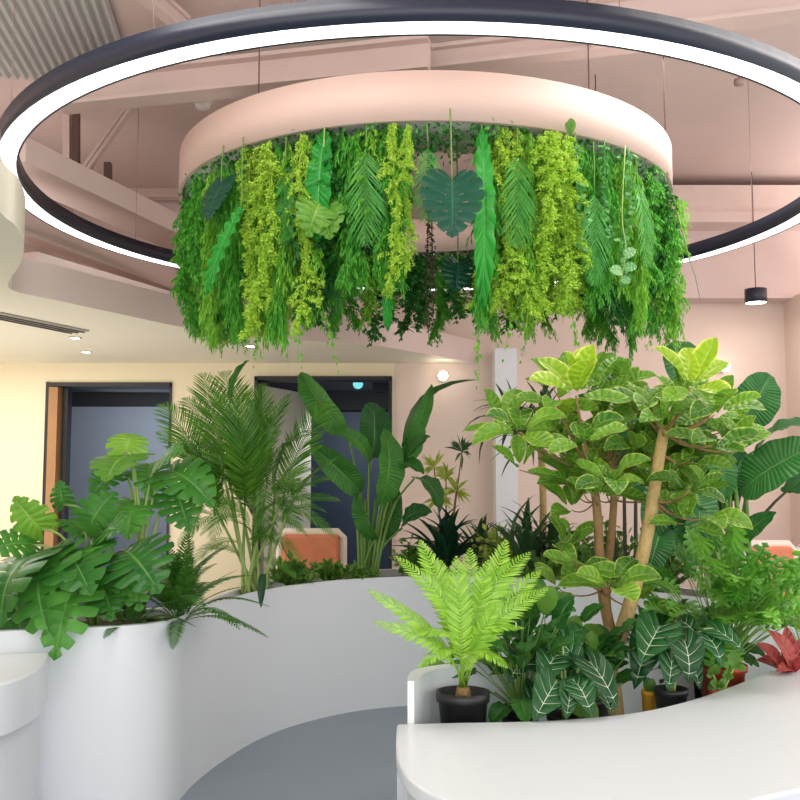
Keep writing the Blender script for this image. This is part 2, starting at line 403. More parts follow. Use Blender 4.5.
# back wall: cream left, pink right, two door openings
b = MB(); y0, y1 = YW, YW + .2
SZ = 2.70
b.box((XL, y0, 0), (D1[0], y1, SZ)); b.box((D1[0], y0, D1[2]), (D1[1], y1, SZ)); b.box((D1[1], y0, 0), (D2[0], y1, SZ))
b.box((D2[0], y0, D2[2]), (D2[1], y1, SZ)); b.box((D2[1], y0, 0), (D2[1] + .02, y1, SZ))
struct(b.obj('wall_back', M['cream']))
b = MB(); zt = wz(301)
b.box((D2[1] + .02, y0, 0), (XR, y1, zt)); struct(b.obj('wall_back_right', M['pinkw']))
b = MB(); b.box((XL, y0 + .1, SZ), (D2[1] + .02, y1, ZC)); b.box((D2[1] + .02, y0 + .1, zt), (XR, y1, ZC)); struct(b.obj('wall_back_upper', M['pink']))
# right: downstand bulkhead and cross beam over the far wall
b = MB(); b.box((.3, YW - .25, zt - .02), (XR, YW + .08, zt + .62)); struct(b.obj('trim_1', M['mauve']))
b = MB(); b.box((.3, YW - .55, zt + .62), (XR, YW + .08, zt + .72)); b.box((.3, YW - .5, zt + .72), (XR, YW + .08, zt + .98)); struct(b.obj('trim_2', M['pinkrough']))
# white column beyond the planter
b = MB(); b.box((wx(495, 8.8), 8.75, 0), (wx(517, 8.8), 9.0, wz(349, 8.8))); struct(b.obj('trim_3', M['white']))
b = MB(); b.box((wx(797, 8.8), 8.6, 0), (XR, 9.0, zt)); struct(b.obj('trim_4', M['pinkw']))
# left upper wall above the soffit, pink
b = MB(); b.box((-3.3, 2.5, 2.9), (-3.2, YW + .1, ZC)); struct(b.obj('wall_left_upper', M['pink']))
# curved cream soffit
edge = [(-1.9, -1.5), (-1.75, 2.0)] + [tuple(atz(px, py, 2.68).xy) for px, py in ((-30, 150), (0, 211), (16, 226), (24, 245), (20, 264), (8, 284), (18, 292), (60, 301), (120, 314), (200, 330), (290, 339), (380, 346))]
edge = [tuple(p.xy) for p in catmull([(x, y, 0) for x, y in edge], 6)]
poly = edge + [(edge[-1][0] + .9, YW), (XL, YW), (XL, -1.5)]
b = MB(); b.prism(poly, 2.68, 2.90, 0, 0)
for k, f in enumerate(b.f):
    if len(f) == 4:
        y = b.v[f[0]][1]
        if y > 5.5: b.mi[k] = 1
struct(b.obj('ceiling_soffit', [M['creamc'], M['pink']]))
# room beyond the doors
b = MB(); b.box((XL, 11.0, 0), (-1.7, 11.1, 2.42)); struct(b.obj('wall_far', M['bluegrey']))
b = MB(); b.box((-1.7, 11.05, 2.36), (1.2, 11.15, 2.9)); struct(b.obj('wall_far_upper', M['lav']))
b = MB(); b.box((-1.7, 11.0, 0), (1.2, 11.1, 2.36)); struct(b.obj('wall_far_right', M['navy']))
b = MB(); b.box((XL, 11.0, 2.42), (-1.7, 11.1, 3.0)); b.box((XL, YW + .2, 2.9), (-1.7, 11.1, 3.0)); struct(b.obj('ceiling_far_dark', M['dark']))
b = MB(); b.box((-1.7, YW + .2, 2.75), (1.2, 11.1, 2.85)); b.box((1.2, YW + .2, 0), (1.3, 11.1, 2.85)); struct(b.obj('ceiling_far', M['lav']))
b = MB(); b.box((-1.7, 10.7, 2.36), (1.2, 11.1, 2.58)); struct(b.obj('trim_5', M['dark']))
b = MB(); b.box((-1.75, YW + .2, 0), (-1.69, 11, 2.85)); struct(b.obj('wall_between', M['lav']))
# rails hanging in the dark room
for k, yy in enumerate((9.5, 9.9, 10.4)):
    b = MB(); b.beam((-4.2, yy, 2.62 - .02 * k), (-1.8, yy + .3, 2.62 - .02 * k), .05, .06)
    for x in (-3.6, -2.9, -2.2): b.beam((x, yy + .1, 2.62), (x, yy + .1, 2.9), .02, .02)
    tag(b.obj('ceiling_rail', M['black']), 'black rail under the dark ceiling beyond the left doorway', 'rail', 'rails beyond the left doorway')
# door frames
b = MB(); d0, d1, dz = D1
b.box((d1 - .02, YW - .02, 0), (d1, YW + .22, dz)); b.box((d0, YW - .02, dz - .025), (d1, YW + .22, dz + .015)); b.box((d0 + .10, YW + .1, 0), (d0 + .14, YW + .22, dz - .025)); b.box((d0 - .03, YW - .02, 0), (d0, YW + .03, dz + .02))
r = struct(b.obj('door_1', M['frame']))
b = MB(); b.box((d0, YW - .02, 0), (d0 + .085, YW + .2, dz - .03)); b.obj('door_jamb', M['wood'], r)
b = MB(); d0, d1, dz = D2
b.box((d0, YW - .03, 0), (d0 + .03, YW + .22, dz)); b.box((d1 - .03, YW - .03, 0), (d1, YW + .22, dz)); b.box((d0, YW - .03, dz - .02), (d1, YW + .22, dz + .015))
r = struct(b.obj('door_2', M['frame']))
b = MB(); b.box((0, 0, .02), (.9, .045, dz - .06)); b.obj('door_leaf', M['creamc'], r, Matrix.Translation((d0 + .08, YW + .2, 0)) @ Matrix.Rotation(math.radians(66), 4, 'Z'))
b = MB(); b.lathe([(.001, -.02), (.05, -.02), (.055, .0), (.05, .02), (.001, .02)], seg=16)
tag(b.obj('signal_lamp', M['exitlit'], None, Matrix.Translation(at(358, 384, 10.2)) @ Matrix.Rotation(PI / 2, 4, 'X')), 'round teal signal lamp under the ceiling beyond the right doorway', 'lamp')
b = MB(); c = at(381, 387, 10.1); b.box(c - Vector((.09, .05, .06)), c + Vector((.09, .05, .06)))
tag(b.obj('ceiling_speaker', M['black']), 'small black box under the ceiling beyond the right doorway', 'speaker')

# ------------------------------------------------------------------ open pink ceiling: girders, duct, hangers
def girder(label, a, bb, w, h, mat='steel', flange=True, name='ceiling_girder', cat='beam'):
    a, bb = Vector(a), Vector(bb); m = MB()
    if flange:
        m.beam(a + Vector((0, 0, -h / 2)), bb + Vector((0, 0, -h / 2)), w, .025); m.beam(a + Vector((0, 0, h / 2)), bb + Vector((0, 0, h / 2)), w, .025); m.beam(a, bb, .03, h)
    else: m.beam(a, bb, w, h)
    tag(m.obj(name, M[mat]), label, cat)
girder('pink girder crossing the ceiling just behind the ring light', atz(60, 95, 3.98), atz(430, 56, 3.98), .16, .17)
girder('pink girder crossing the ceiling right of the drum', atz(430, 60, 4.1), atz(640, 36, 4.1), .12, .12)
girder('pink girder at the top right corner above the ring', atz(590, 22, 4.15), atz(830, -8, 4.15), .16, .2)
girder('broad pink box duct running back on the left', atz(2, 152, 3.62), atz(196, 243, 3.62), .36, .16, 'pink', False, 'air_duct', 'duct')
girder('pink beam low on the left below the box duct', atz(8, 214, 3.25), atz(200, 290, 3.25), .14, .2)
girder('pink ledge beam just above the soffit edge on the left', atz(25, 262, 2.98), atz(200, 311, 2.98), .2, .12, 'pink', False)
girder('slim pink channel behind the upper left of the drum', atz(205, 52, 4.2), atz(265, 100, 4.2), .07, .09)
girder('slim pink channel at the top above the ring light', atz(140, -14, 4.25), atz(185, 26, 4.25), .07, .09)
girder('slim slanted pink brace on the left inside the ring', at(84, 172, 6.9), at(132, 104, 6.9), .06, .06, 'steel', True, 'ceiling_brace', 'brace')
girder('pink beam at the back between the duct and the drum', at(110, 190, 8.9), at(205, 190, 8.9), .12, .14)
for px, yt, yb, lab, mt in ((67, 108, 166, 'pink hanger post on the left inside the ring', 'steel'), (76, 112, 168, 'dark hanger rod beside the pink hanger post', 'darkrod'), (108, 163, 190, 'short dark hanger rod above the box duct', 'darkrod')):
    b = MB(); b.beam(at(px, yt, 6.9), at(px, yb, 6.9), .05, .05); tag(b.obj('hanger_rod', M[mt]), lab, 'rod')
# corrugated grey deck
b = MB(); x0, x1 = -3.2, -1.78; n = 96; A = []; B = []
pts = []
for k in range(n + 1):
    x = x0 + (x1 - x0) * k / n; z = 4.33 - (.03 if (k // 2) % 2 else 0)
    A.append((x, 2.5, z)); B.append((x + .0, 6.35, z))
b.strip(A, B, 0, False); b.strip([(x, 2.5, 4.34) for x, _, _ in A], [(x, 6.35, 4.34) for x, _, _ in A], 0, False)
o = b.obj('ceiling_deck', M['deck']); struct(o)
o.matrix_basis = Matrix.Translation((-2.3, 5.9, 0)) @ Matrix.Rotation(math.radians(8), 4, 'Z') @ Matrix.Translation((2.3, -5.9, 0))
# detector, grip, sprinkler
r = thing('smoke_detector', at(203, 101, 5.9), 'round white smoke detector on the pink ceiling left of the drum', 'smoke detector')
zc = r.location.z
b = MB(); b.lathe([(.001, -.05), (.04, -.05), (.05, -.03), (.055, 0), (.001, 0)], r.location, 20); b.obj('sensor_head', M['dot'], r)
b = MB(); b.lathe([(.001, 0), (.07, 0), (.07, .03), (.001, .03)], r.location, 20); b.tube([r.location, r.location + Vector((0, 0, ZC - zc))], .012); b.obj('base', M['dot'], r)
b = MB(); c = at(739, 82, 6.0); b.lathe([(.001, -.02), (.03, -.02), (.035, 0), (.03, .02), (.001, .02)], c, 16); b.tube([c, (c.x, c.y, ZC)], .006, seg=5)
tag(b.obj('sprinkler', M['cable']), 'small dark sprinkler head under the ceiling at the upper right', 'sprinkler')
# linear vent on the soffit
V = [atz(-30, 311, 2.68), atz(8, 315, 2.68), atz(78, 331, 2.68), atz(40, 327, 2.68)]
r = thing('ceiling_vent', (V[0] + V[2]) / 2, 'slanted grey slot vent in the cream soffit at the left', 'vent')
a, e = (V[0] + V[1]) / 2 + Vector((0, 0, -.006)), V[2] + Vector((0, 0, -.006))
b = MB(); b.beam(a, e, .22, .01); b.obj('frame', M['vent'], r)
for k in range(3):
    off = (e - a).cross(UP).normalized() * (.06 * (k - 1)); b = MB(); b.beam(a + off + Vector((0, 0, -.008)), e + off + Vector((0, 0, -.008)), .012, .01); b.obj('slot', M['ventslot'], r)

# ------------------------------------------------------------------ lamps
def downlight(c, label, r0=.05, power=12):
    c = Vector(c); t = thing('downlight', c, label, 'downlight', 'ceiling downlights')
    m = MB(); m.lathe([(r0 * .75, -.004), (r0, -.004), (r0 * 1.05, .0), (r0 * .75, .004)], c, 20, closed=True); m.obj('trim_ring', M['dot'], t)
    m = MB(); m.lathe([(.001, -.001), (r0 * .75, -.001), (r0 * .75, .003), (.001, .003)], c, 20); m.obj('lens', M['lamp'], t)
    return t
downlight(atz(75, 338, 2.676), 'glowing round downlight in the cream soffit nearest the slot vent')
downlight(atz(86, 352, 2.676), 'small glowing downlight in the cream soffit close to the left wall')
downlight(atz(250, 346, 2.676), 'glowing downlight in the cream soffit below the left of the drum')
def spot(px, py, label):
    c = at(px, py, YW - .14); t = thing('wall_spotlight', c, label, 'spotlight', 'wall spotlights')
    m = MB(); m.lathe([(.001, 0), (.035, 0), (.045, .05), (.045, .1), (.001, .1)], c, 20)
    # aim at the room
    ob = m.obj('housing', M['dot'], t, Matrix.Translation(c) @ Matrix.Rotation(-PI / 2, 4, 'X') @ Matrix.Translation(-c))
    m = MB(); m.lathe([(.001, 0), (.044, 0), (.044, .004), (.001, .004)], c + Vector((0, 0, -.006)), 20)
    m.obj('lens', M['lamp'], t, Matrix.Translation(c) @ Matrix.Rotation(-PI / 2, 4, 'X') @ Matrix.Translation(-c))
spot(443, 376, 'glowing spotlight on the pink wall between the doorway and the white column')
spot(725, 367, 'glowing spotlight on the pink wall at the right above the big leaves')
c = at(756, 303, 8.4); r = thing('pendant_lamp', c, 'black cylinder pendant lamp hanging at the right below the ring', 'pendant lamp')
b = MB(); b.lathe([(.09, -.002), (.096, 0), (.096, .125), (.03, .13), (.001, .13)], c, 28); b.lathe([(.09, -.002), (.08, .04), (.001, .04)], c, 28); b.obj('lamp_shade', M['black'], r)
b = MB(); b.lathe([(.001, .004), (.086, .004), (.084, .016), (.001, .016)], c, 24); b.obj('lens', M['lamp'], r)
b = MB(); b.tube([c + Vector((0, 0, .12)), (c.x, c.y, ZC)], .004, seg=6); b.obj('cord', M['darkrod'], r)

# ring light
DX, DY = .145, 5.6
RR, RZ = 2.325, 3.168
r = thing('ring_light', (DX, DY, RZ), 'large black ring light with glowing white underside circling the planted drum', 'ring light')
b = MB(); b.lathe([(RR - .055, .0), (RR - .045, .004), (RR - .045, .012), (RR + .045, .012), (RR + .045, .004), (RR + .055, 0), (RR + .055, .10), (RR - .055, .10)], (DX, DY, RZ), 128, closed=True); b.obj('housing', M['black'], r)
b = MB(); b.lathe([(RR - .045, .002), (RR + .045, .002), (RR + .045, .011), (RR - .045, .011)], (DX, DY, RZ), 128, closed=True); b.obj('diffuser', M['ringlit'], r)
for k in range(8):
    a = 2 * PI * (k + .37) / 8; x, y = DX + RR * math.cos(a), DY + RR * math.sin(a)
    b = MB(); b.tube([(x, y, RZ + .09), (x, y, ZC)], .002, seg=5); b.obj('suspension_cable', M['cable'], r)

# planted drum
RD, DZ, DH = 1.44, 3.175, .235
r = thing('planter_drum', (DX, DY, DZ), 'pink circular ceiling drum ringed underneath with hanging greenery', 'hanging planter')
b = MB(); b.lathe([(RD, 0), (RD, DH), (RD - .02, DH), (RD - .02, .0)], (DX, DY, DZ), 128, closed=True)
ob = b.obj('outer_band', M['drum'], r)
for p in ob.data.polygons: p.use_smooth = abs(p.normal.z) < .5
b = MB(); b.lathe([(RD - .40, 0), (RD - .42, 0), (RD - .42, DH), (RD - .40, DH)], (DX, DY, DZ), 96, closed=True); b.obj('inner_band', M['drum'], r)
b = MB(); b.lathe([(RD - .02, .03), (RD - .40, .03), (RD - .40, .05), (RD - .02, .05)], (DX, DY, DZ), 96, closed=True); b.obj('plant_tray', M['dot'], r)
for a in (-.35, .55, -1.35 + PI, 1.9, -2.2, -1.0):
    x, y = DX + (RD - .03) * math.cos(a), DY + (RD - .03) * math.sin(a)
    b = MB(); b.tube([(x, y, DZ + DH), (x, y, ZC)], .004, seg=6); b.obj('suspension_cable', M['darkrod'], r)
# boxwood mat clipped under the tray
b = MB()
for k in range(7000):
    a = random.uniform(0, 2 * PI); rr = random.uniform(RD - .40, RD - .005); z = DZ + random.uniform(-.055, .03)
    p = Vector((DX + rr * math.sin(a), DY - rr * math.cos(a), z)); d = (rv(1) + Vector((0, 0, -.5))).normalized() * random.uniform(.018, .035); w = d.cross(rv(1)).normalized() * random.uniform(.007, .013)
    b.quad(p, p + d * .5 + w, p + d, p + d * .5 - w)
tag(b.obj('boxwood_mat', L['hbox']), 'mat of tiny boxwood leaves lining the underside of the pink drum', 'foliage', None, 'stuff')

# ------------------------------------------------------------------ hanging plants under the drum
def strand_mesh(name, mat, n, rad, ll, lw, down=.6, wob=.05, stem_r=.004, twigs=70, twl=.10, clump=.5):
    """hanging strand: stem from the origin down 1 m, side twigs all round, each set with small leaves"""
    b = MB(); ph = random.uniform(0, 6); ph2 = random.uniform(0, 6)
    def c(t): return Vector((wob * math.sin(t * 6 + ph) * t, wob * math.sin(t * 5 + ph2) * t, -t))
    b.tube([c(i / 10) for i in range(11)], stem_r, stem_r * .4, 4)
    for k in range(twigs):
        t = (k + random.random()) / twigs * .93; p = c(t)
        rr = rad * (1 - clump + clump * 2 * abs(noise.noise(Vector((t * 5 + ph * 7, ph2, 0))))) * (1 - .45 * t ** 3) * random.uniform(.5, 1.2)
        a = random.uniform(0, 2 * PI); o = Vector((math.cos(a), math.sin(a), 0)); e = p + o * rr + Vector((0, 0, -twl * random.uniform(.4, 1.2)))
        m = (p + o * rr * .8 + e) / 2 + Vector((0, 0, .02))
        for j in range(n):
            u = random.random(); q = p * (1 - u) ** 2 + m * 2 * u * (1 - u) + e * u * u + rv(.008)
            d = ((e - p).normalized() * .5 + Vector((0, 0, -down)) + rv(.8 * (1.1 - down))).normalized() * ll * random.uniform(.6, 1.3)
            w = d.cross(rv(1)).normalized() * lw * random.uniform(.7, 1.2)
            b.quad(q, q + d * .45 + w, q + d, q + d * .45 - w)
    return b.mesh(name, mat)
H = dict(
    moss=var(4, lambda i: strand_mesh('moss', L['hmoss'], 48, .085, .016, .0042, .3, .05, twigs=110, twl=.05, clump=.75)),
    fern=var(4, lambda i: strand_mesh('fern', L['hgreen'], 26, .08, .045, .0036, .75, .04, twigs=90, twl=.14)),
    mid=var(4, lambda i: strand_mesh('fern', L['hmid'], 26, .08, .042, .0034, .75, .04, twigs=90, twl=.14)),
    dark=var(3, lambda i: strand_mesh('fern', L['hdark'], 12, .085, .05, .010, .5, .04, twigs=60)),
    euc=var(2, lambda i: strand_mesh('vine', L['heuc'], 2, .045, .05, .019, .4, .05, twigs=36)),
    bead=var(2, lambda i: strand_mesh('vine', L['hbead'], 4, .010, .016, .006, .3, .01, twigs=70, twl=.01)),
    thin=var(2, lambda i: strand_mesh('vine', L['hmid'], 3, .05, .035, .010, .3, .08, twigs=40)),
)
def hang_at(px, rr, far=False):
    """ground-plan position under the drum at radius rr for a picture column"""
    best = None
    for k in range(721):
        a = -PI + 2 * PI * k / 720
        if (math.cos(a) < 0) != far: continue
        x, y = DX + rr * math.sin(a), DY - rr * math.cos(a); e = abs(400 + F * x / (y * CP + (DZ - .3 - HC) * SP) - px)
        if best is None or e < best[0]: best = (e, x, y)
    return Vector((best[1], best[2], DZ))
def zfor(p, py):
    d = ray(400, py); return HC + d.z / d.y * p.y
LAB = {
    'moss': ('moss_strand', 'lime green feathery moss strand hanging under the pink drum', 'moss strands under the drum'),
    'fern': ('hanging_fern', 'bright green feathery fern strand hanging under the pink drum', 'green fern strands under the drum'),
    'mid': ('hanging_fern', 'yellowish green fern strand hanging under the pink drum', 'yellowish fern strands under the drum'),
    'dark': ('hanging_fern', 'dark green leafy strand hanging under the pink drum', 'dark fern strands under the drum'),
    'euc': ('eucalyptus_vine', 'pale round leaved eucalyptus vine hanging under the pink drum', 'eucalyptus vines under the drum'),
    'bead': ('bead_vine', 'thin dark bead vine hanging under the pink drum', 'bead vines under the drum'),
    'thin': ('trailing_vine', 'sparse thin trailing vine hanging below the drum greenery', 'trailing vines under the drum'),
}
def strand(kind, p, ln, wide=1.0, label=None):
    me = random.choice(H[kind]); nm, lab, grp = LAB[kind]
    o = place(me, nm, None, Matrix.Translation(p) @ Matrix.Rotation(random.uniform(0, 2 * PI), 4, 'Z') @ Matrix.Diagonal((wide, wide, ln, 1)))
    tag(o, label or lab, 'hanging plant', None if label else grp); return o
def tip_y(px):
    """picture height the hanging greenery reaches, by column"""
    K = [(170, 300), (185, 335), (205, 345), (235, 342), (270, 352), (300, 345), (330, 305), (365, 275), (400, 290), (430, 270), (460, 275), (490, 330), (520, 330), (560, 325), (600, 318), (640, 330), (665, 338), (690, 300), (705, 290)]
    for (x0, y0), (x1, y1) in zip(K, K[1:]):
        if px <= x1: return y0 + (y1 - y0) * max(0, (px - x0)) / (x1 - x0)
    return K[-1][1]
def mix(px):
    if px < 235: return random.choice(['moss', 'fern', 'mid', 'fern', 'mid'])
    if px < 310: return random.choice(['moss', 'moss', 'mid', 'dark', 'fern'])
    if px < 400: return random.choice(['fern', 'dark', 'fern', 'mid'])
    if px < 475: return random.choice(['dark', 'fern'])
    if px < 590: return random.choice(['moss', 'mid', 'moss', 'fern'])
    return random.choice(['fern', 'fern', 'mid', 'fern', 'fern', 'dark'])
# dense rows along the near half
for row, (rr, step) in enumerate(((RD - .05, 13), (RD - .16, 15), (RD - .30, 18))):
    px = 184 + row * 6
    while px < 694 - row * 10:
        if 403 < px < 476: px += step; continue
        p = hang_at(px, rr); zt_ = zfor(p, tip_y(px) - random.uniform(0, 60) * (1 if random.random() < .6 else .2))
        strand(mix(px), p, max(.25, p.z - zt_), random.uniform(.8, 1.2))
        px += step * random.uniform(.8, 1.2)
# left and right flanks and the far half
for sx in (-1, 1):
    for k in range(16):
        a = sx * (PI / 2 + (k - 4) * .055); rr = RD - random.choice((-.02, .05, .14, .26) if sx > 0 else (.06, .14, .26))
        p = Vector((DX + rr * math.sin(a), DY - rr * math.cos(a), DZ))
        strand(random.choice(['fern', 'mid', 'moss'] if sx < 0 else ['fern', 'fern', 'mid']), p, random.uniform(.55, .8), random.uniform(.9, 1.2))
for rr in (RD - .37, RD - .2):
    for k in range(24):
        px = 225 + k * 18 + random.uniform(-5, 5)
        p = hang_at(px, rr, True); strand(random.choice(['dark', 'dark', 'fern', 'mid']), p, random.uniform(.35, .62), random.uniform(1, 1.4))
# accents in front
def feature(px, top, bot, kind, label, name, tipx=None, rr=RD - .02, cat='hanging plant', wx_=1.0, N=None, stalk=True, i=0, stalk_mat='greenstem', far=False):
    p = hang_at(px, rr, far); out = Vector((p.x - DX, p.y - DY, 0)).normalized()
    d = ray(px, top); base = Vector((0, 0, HC)) + d * (p.y / d.y)
    d = ray(tipx if tipx is not None else px, bot); tip = Vector((0, 0, HC)) + d * ((p.y - .03) / d.y)
    t = thing(name, p, label, cat); n = N or (out + Vector((0, 0, .15)))
    part = 'frond' if kind == 'hpalm' else 'leaf'
    leaf(t, kind, base, tip, n, part, i, wx_)
    stem(t, bez(p + Vector((0, 0, .03)), (p + base) / 2 + out * .01, base + (tip - base) * .03), .004, .003, M[stalk_mat])
    return t
feature(286, 160, 240, 'hpalm', 'green palm frond hanging between the lime moss and the strap leaf at left', 'palm_frond')
feature(366, 142, 245, 'hpalm', 'green palm frond hanging left of the lime moss beside the centre', 'palm_frond', i=1)
feature(428, 140, 222, 'hpalm', 'pale palm frond hanging just left of the dark teal split leaf', 'palm_frond')
feature(517, 146, 246, 'hpalm', 'green palm frond hanging right of the long wavy strap leaf', 'palm_frond', i=1)
feature(594, 185, 284, 'hpalm', 'green palm frond hanging left of the round leaved vine', 'palm_frond')
feature(636, 175, 266, 'hpalm', 'slim palm frond hanging right of the round leaved vine', 'palm_frond', tipx=648, i=1)
feature(690, 262, 302, 'hpalm', 'short lime palm tuft poking out at the right edge of the drum', 'palm_frond', tipx=700)
feature(452, 180, 238, 'tealw', 'dark teal split leaf on a long stalk at the centre of the drum', 'monstera_leaf', rr=RD + .06, wx_=1.0)
feature(222, 182, 222, 'tealw', 'dark teal split leaf hanging at the left of the drum', 'monstera_leaf', tipx=208, rr=RD + .01, wx_=1.0)
feature(458, 262, 292, 'teal', 'small dark split leaf hanging low behind the wavy strap leaf', 'monstera_leaf', tipx=455, rr=RD - .3)
feature(325, 130, 242, 'strap', 'broad bright green strap leaf hanging left of centre', 'strap_leaf', tipx=318, wx_=1.3)
feature(482, 128, 312, 'strap', 'long wavy bright green strap leaf hanging right of the dark teal leaf', 'strap_leaf', wx_=.62, i=1)
feature(243, 205, 296, 'strap', 'slanted wavy strap leaf hanging at the left of the drum', 'strap_leaf', tipx=206, wx_=1.1, i=1, rr=RD + .02)
feature(388, 275, 332, 'strap', 'short dark strap leaf hanging low behind the lime moss', 'strap_leaf', wx_=1.0, rr=RD - .3)
# lime double leaf
t = thing('lime_leaf_pair', hang_at(324, RD), 'pair of lime fan leaves hanging below the broad strap leaf', 'hanging plant')
for (x0, y0, x1, y1) in ((322, 200, 308, 238), (322, 200, 330, 240)):
    leaf(t, 'monl', at(x0, y0, t.location.y), at(x1, y1, t.location.y - .03), Vector((0, -1, .1)))
stem(t, [t.location, at(322, 203, t.location.y)], .004, .003, M['palestem'])
for px, b_, w_, lab in ((268, 348, 1.15, 'thick lime moss column hanging left of the palm frond'), (300, 345, .9, 'lime moss column hanging right of the left palm frond'), (393, 302, .85, 'lime moss garland hanging left of the dark teal leaf'), (408, 280, .6, 'second lime moss garland close to the dark teal leaf'), (545, 322, 1.3, 'thickest lime moss column right of the wavy strap leaf'), (566, 300, 1.1, 'lime moss column left of the pale eucalyptus vine')):
    p = hang_at(px, RD + .015); p.z = DZ - .02
    strand('moss', p, p.z - zfor(p, b_), w_, lab)
for px, b_, lab in ((576, 250, 'pale eucalyptus vine hanging beside the thick lime moss'), (605, 240, 'pale eucalyptus vine hanging above the right palm frond'), (630, 285, 'pale round leaved vine hanging between the right palm fronds')):
    p = hang_at(px, RD + .02); strand('euc', p, p.z - zfor(p, b_), .9, lab)
t = thing('round_leaf_vine', hang_at(626, RD + .03), 'vine with four big pale round leaves hanging between the right palm fronds', 'hanging plant')
vy = t.location.y - .05; vp = [t.location, at(622, 215, vy), at(626, 250, vy), at(620, 284, vy)]; stem(t, catmull(vp, 4), .003, .002, M['palestem'])
for (x0, y0, x1, y1) in ((624, 256, 636, 250), (624, 268, 637, 267), (622, 272, 610, 270), (621, 278, 630, 283)): leaf(t, 'round', at(x0, y0, vy), at(x1, y1, vy - .02), Vector((0, -1, .3)))
for px, b_ in ((428, 345), (432, 332), (606, 318), (612, 316)):
    p = hang_at(px, RD - .32); strand('bead', p, p.z - zfor(p, b_))
for px, b_ in ((268, 356), (290, 360), (318, 362), (484, 375), (522, 352), (540, 352), (665, 350), (560, 345)):
    p = hang_at(px, RD - .1); strand('thin', p, p.z - zfor(p, b_), .8)
b = MB(); c = at(570, 136, 4.2)
t = thing('sprig', c, 'single upright leaf sprig poking over the drum rim at the right', 'sprig')
leaf(t, 'green', c, at(571, 118, 4.18), CAMD, i=0); leaf(t, 'green', c, at(566, 122, 4.18), CAMD, i=0)

# ================================================================== PLANTERS AND DESKS
ZP = .886
fpx = [(-60, 634), (-10, 632), (50, 629), (90, 627.5), (130, 625.5), (160, 622), (180, 617), (198, 609), (225, 600), (260, 591), (300, 584.5), (350, 579.5), (400, 577), (450, 576), (500, 577), (560, 581), (620, 588), (700, 598), (800, 612), (880, 622)]
FRONT = catmull([Vector(atz(x, y, ZP).xy.to_3d()) for x, y in fpx], 6)
N_ = len(FRONT)
def off(P, d): return [Vector((p.x, p.y + d, 0)) for p in P]
def lift(P, z): return [Vector((p.x, p.y, z)) for p in P]
def wallstrip(b, A, B, z0, z1, mi=0):
    b.strip(lift(A, z0), lift(A, z1), mi); b.strip(lift(A, z1), lift(B, z1), mi, False); b.strip(lift(B, z1), lift(B, z0), mi)
    for k in (0, -1): b.quad(*(Vector((P[k].x, P[k].y, z)) for P, z in ((A, z0), (B, z0), (B, z1), (A, z1))), mi)
SIDE = [0, 1]
r = thing('curved_planter', (FRONT[0].x, FRONT[0].y, 0), 'tall white curved planter wall winding around the grey floor, full of plants', 'planter')
b = MB(); wallstrip(b, FRONT, off(FRONT, .05), 0, ZP); b.obj('front_wall', M['white'], r)
b = MB(); wallstrip(b, off(FRONT, .60), off(FRONT, .65), 0, ZP); b.obj('rear_wall', M['white'], r)
b = MB()
for q in (.05,):
    A, B = off(FRONT, .05), off(FRONT, .60)
    for z in (ZP - .05,): b.strip(lift(A, z), lift(B, z)); b.strip(lift(B, z - .04), lift(A, z - .04))
b.obj('soil', M['soil'], r)
SO = ZP - .05
def rear(px, dy=.3):
    """spot on the soil of the curved planter below a picture column"""
    best = min(FRONT, key=lambda p: abs(400 + F * p.x / (p.y + dy) - px)); x = (px - 400) / F * ((best.y + dy) * CP + (SO - HC) * SP)
    return Vector((x, best.y + dy, SO))

# right desk and its planter trough
bpx = [(397, 724), (450, 722.5), (510, 721.5), (570, 719), (640, 711.5), (700, 697), (760, 675), (800, 660), (850, 640)]
BACK = catmull([Vector(atz(x, y, .75).xy.to_3d()) for x, y in bpx], 6)
fr = [(396.5, 728), (396, 745), (399, 763), (412, 781), (440, 797), (500, 815), (600, 825), (700, 814), (770, 796), (830, 783), (880, 770)]
DF = catmull([Vector(atz(x, y, .75).xy.to_3d()) for x, y in fr], 6)
outline = [(p.x, p.y) for p in DF] + [(p.x, p.y) for p in reversed(BACK)]
cx = sum(p[0] for p in outline) / len(outline); cy = sum(p[1] for p in outline) / len(outline)
r = thing('reception_desk', (cx, cy, 0), 'white curved reception desk in front of the potted plants at the right', 'desk')
b = MB(); b.prism(outline, .705, .75); ob = b.obj('desk_top', M['desk'], r)
bv = ob.modifiers.new('bevel', 'BEVEL'); bv.width = .008; bv.segments = 3; bv.limit_method = 'ANGLE'
ins = [(p.x + .035, p.y + .05) for p in DF] + [(p.x + .03, p.y - .02) for p in reversed(BACK)]
b = MB(); b.prism(ins, 0, .705); b.obj('base_panel', M['desk'], r)
tpx = [(407.5, 681), (408.5, 676), (413, 670.5), (424, 667), (445, 664), (500, 657), (560, 650), (620, 642), (700, 628), (800, 607), (850, 597)]
TB = catmull([Vector(atz(x, y, ZP).xy.to_3d()) for x, y in tpx], 6)
TF = [interp(BACK, k / (len(TB) - 1)) for k in range(len(TB))]
nrm = []
for k, p in enumerate(TB):
    d = (TB[min(k + 1, len(TB) - 1)] - TB[max(k - 1, 0)]).normalized(); nrm.append(Vector((d.y, -d.x, 0)))
TI = [p + n * min(.06, .022 + .003 * k) for k, (p, n) in enumerate(zip(TB, nrm))]
r = thing('planter_trough', (TB[0].x, TB[0].y, 0), 'low white curved trough behind the reception desk holding potted plants', 'planter')
b = MB(); wallstrip(b, TB, TI, 0, ZP); b.obj('outer_wall', M['white'], r)
TZ = .60
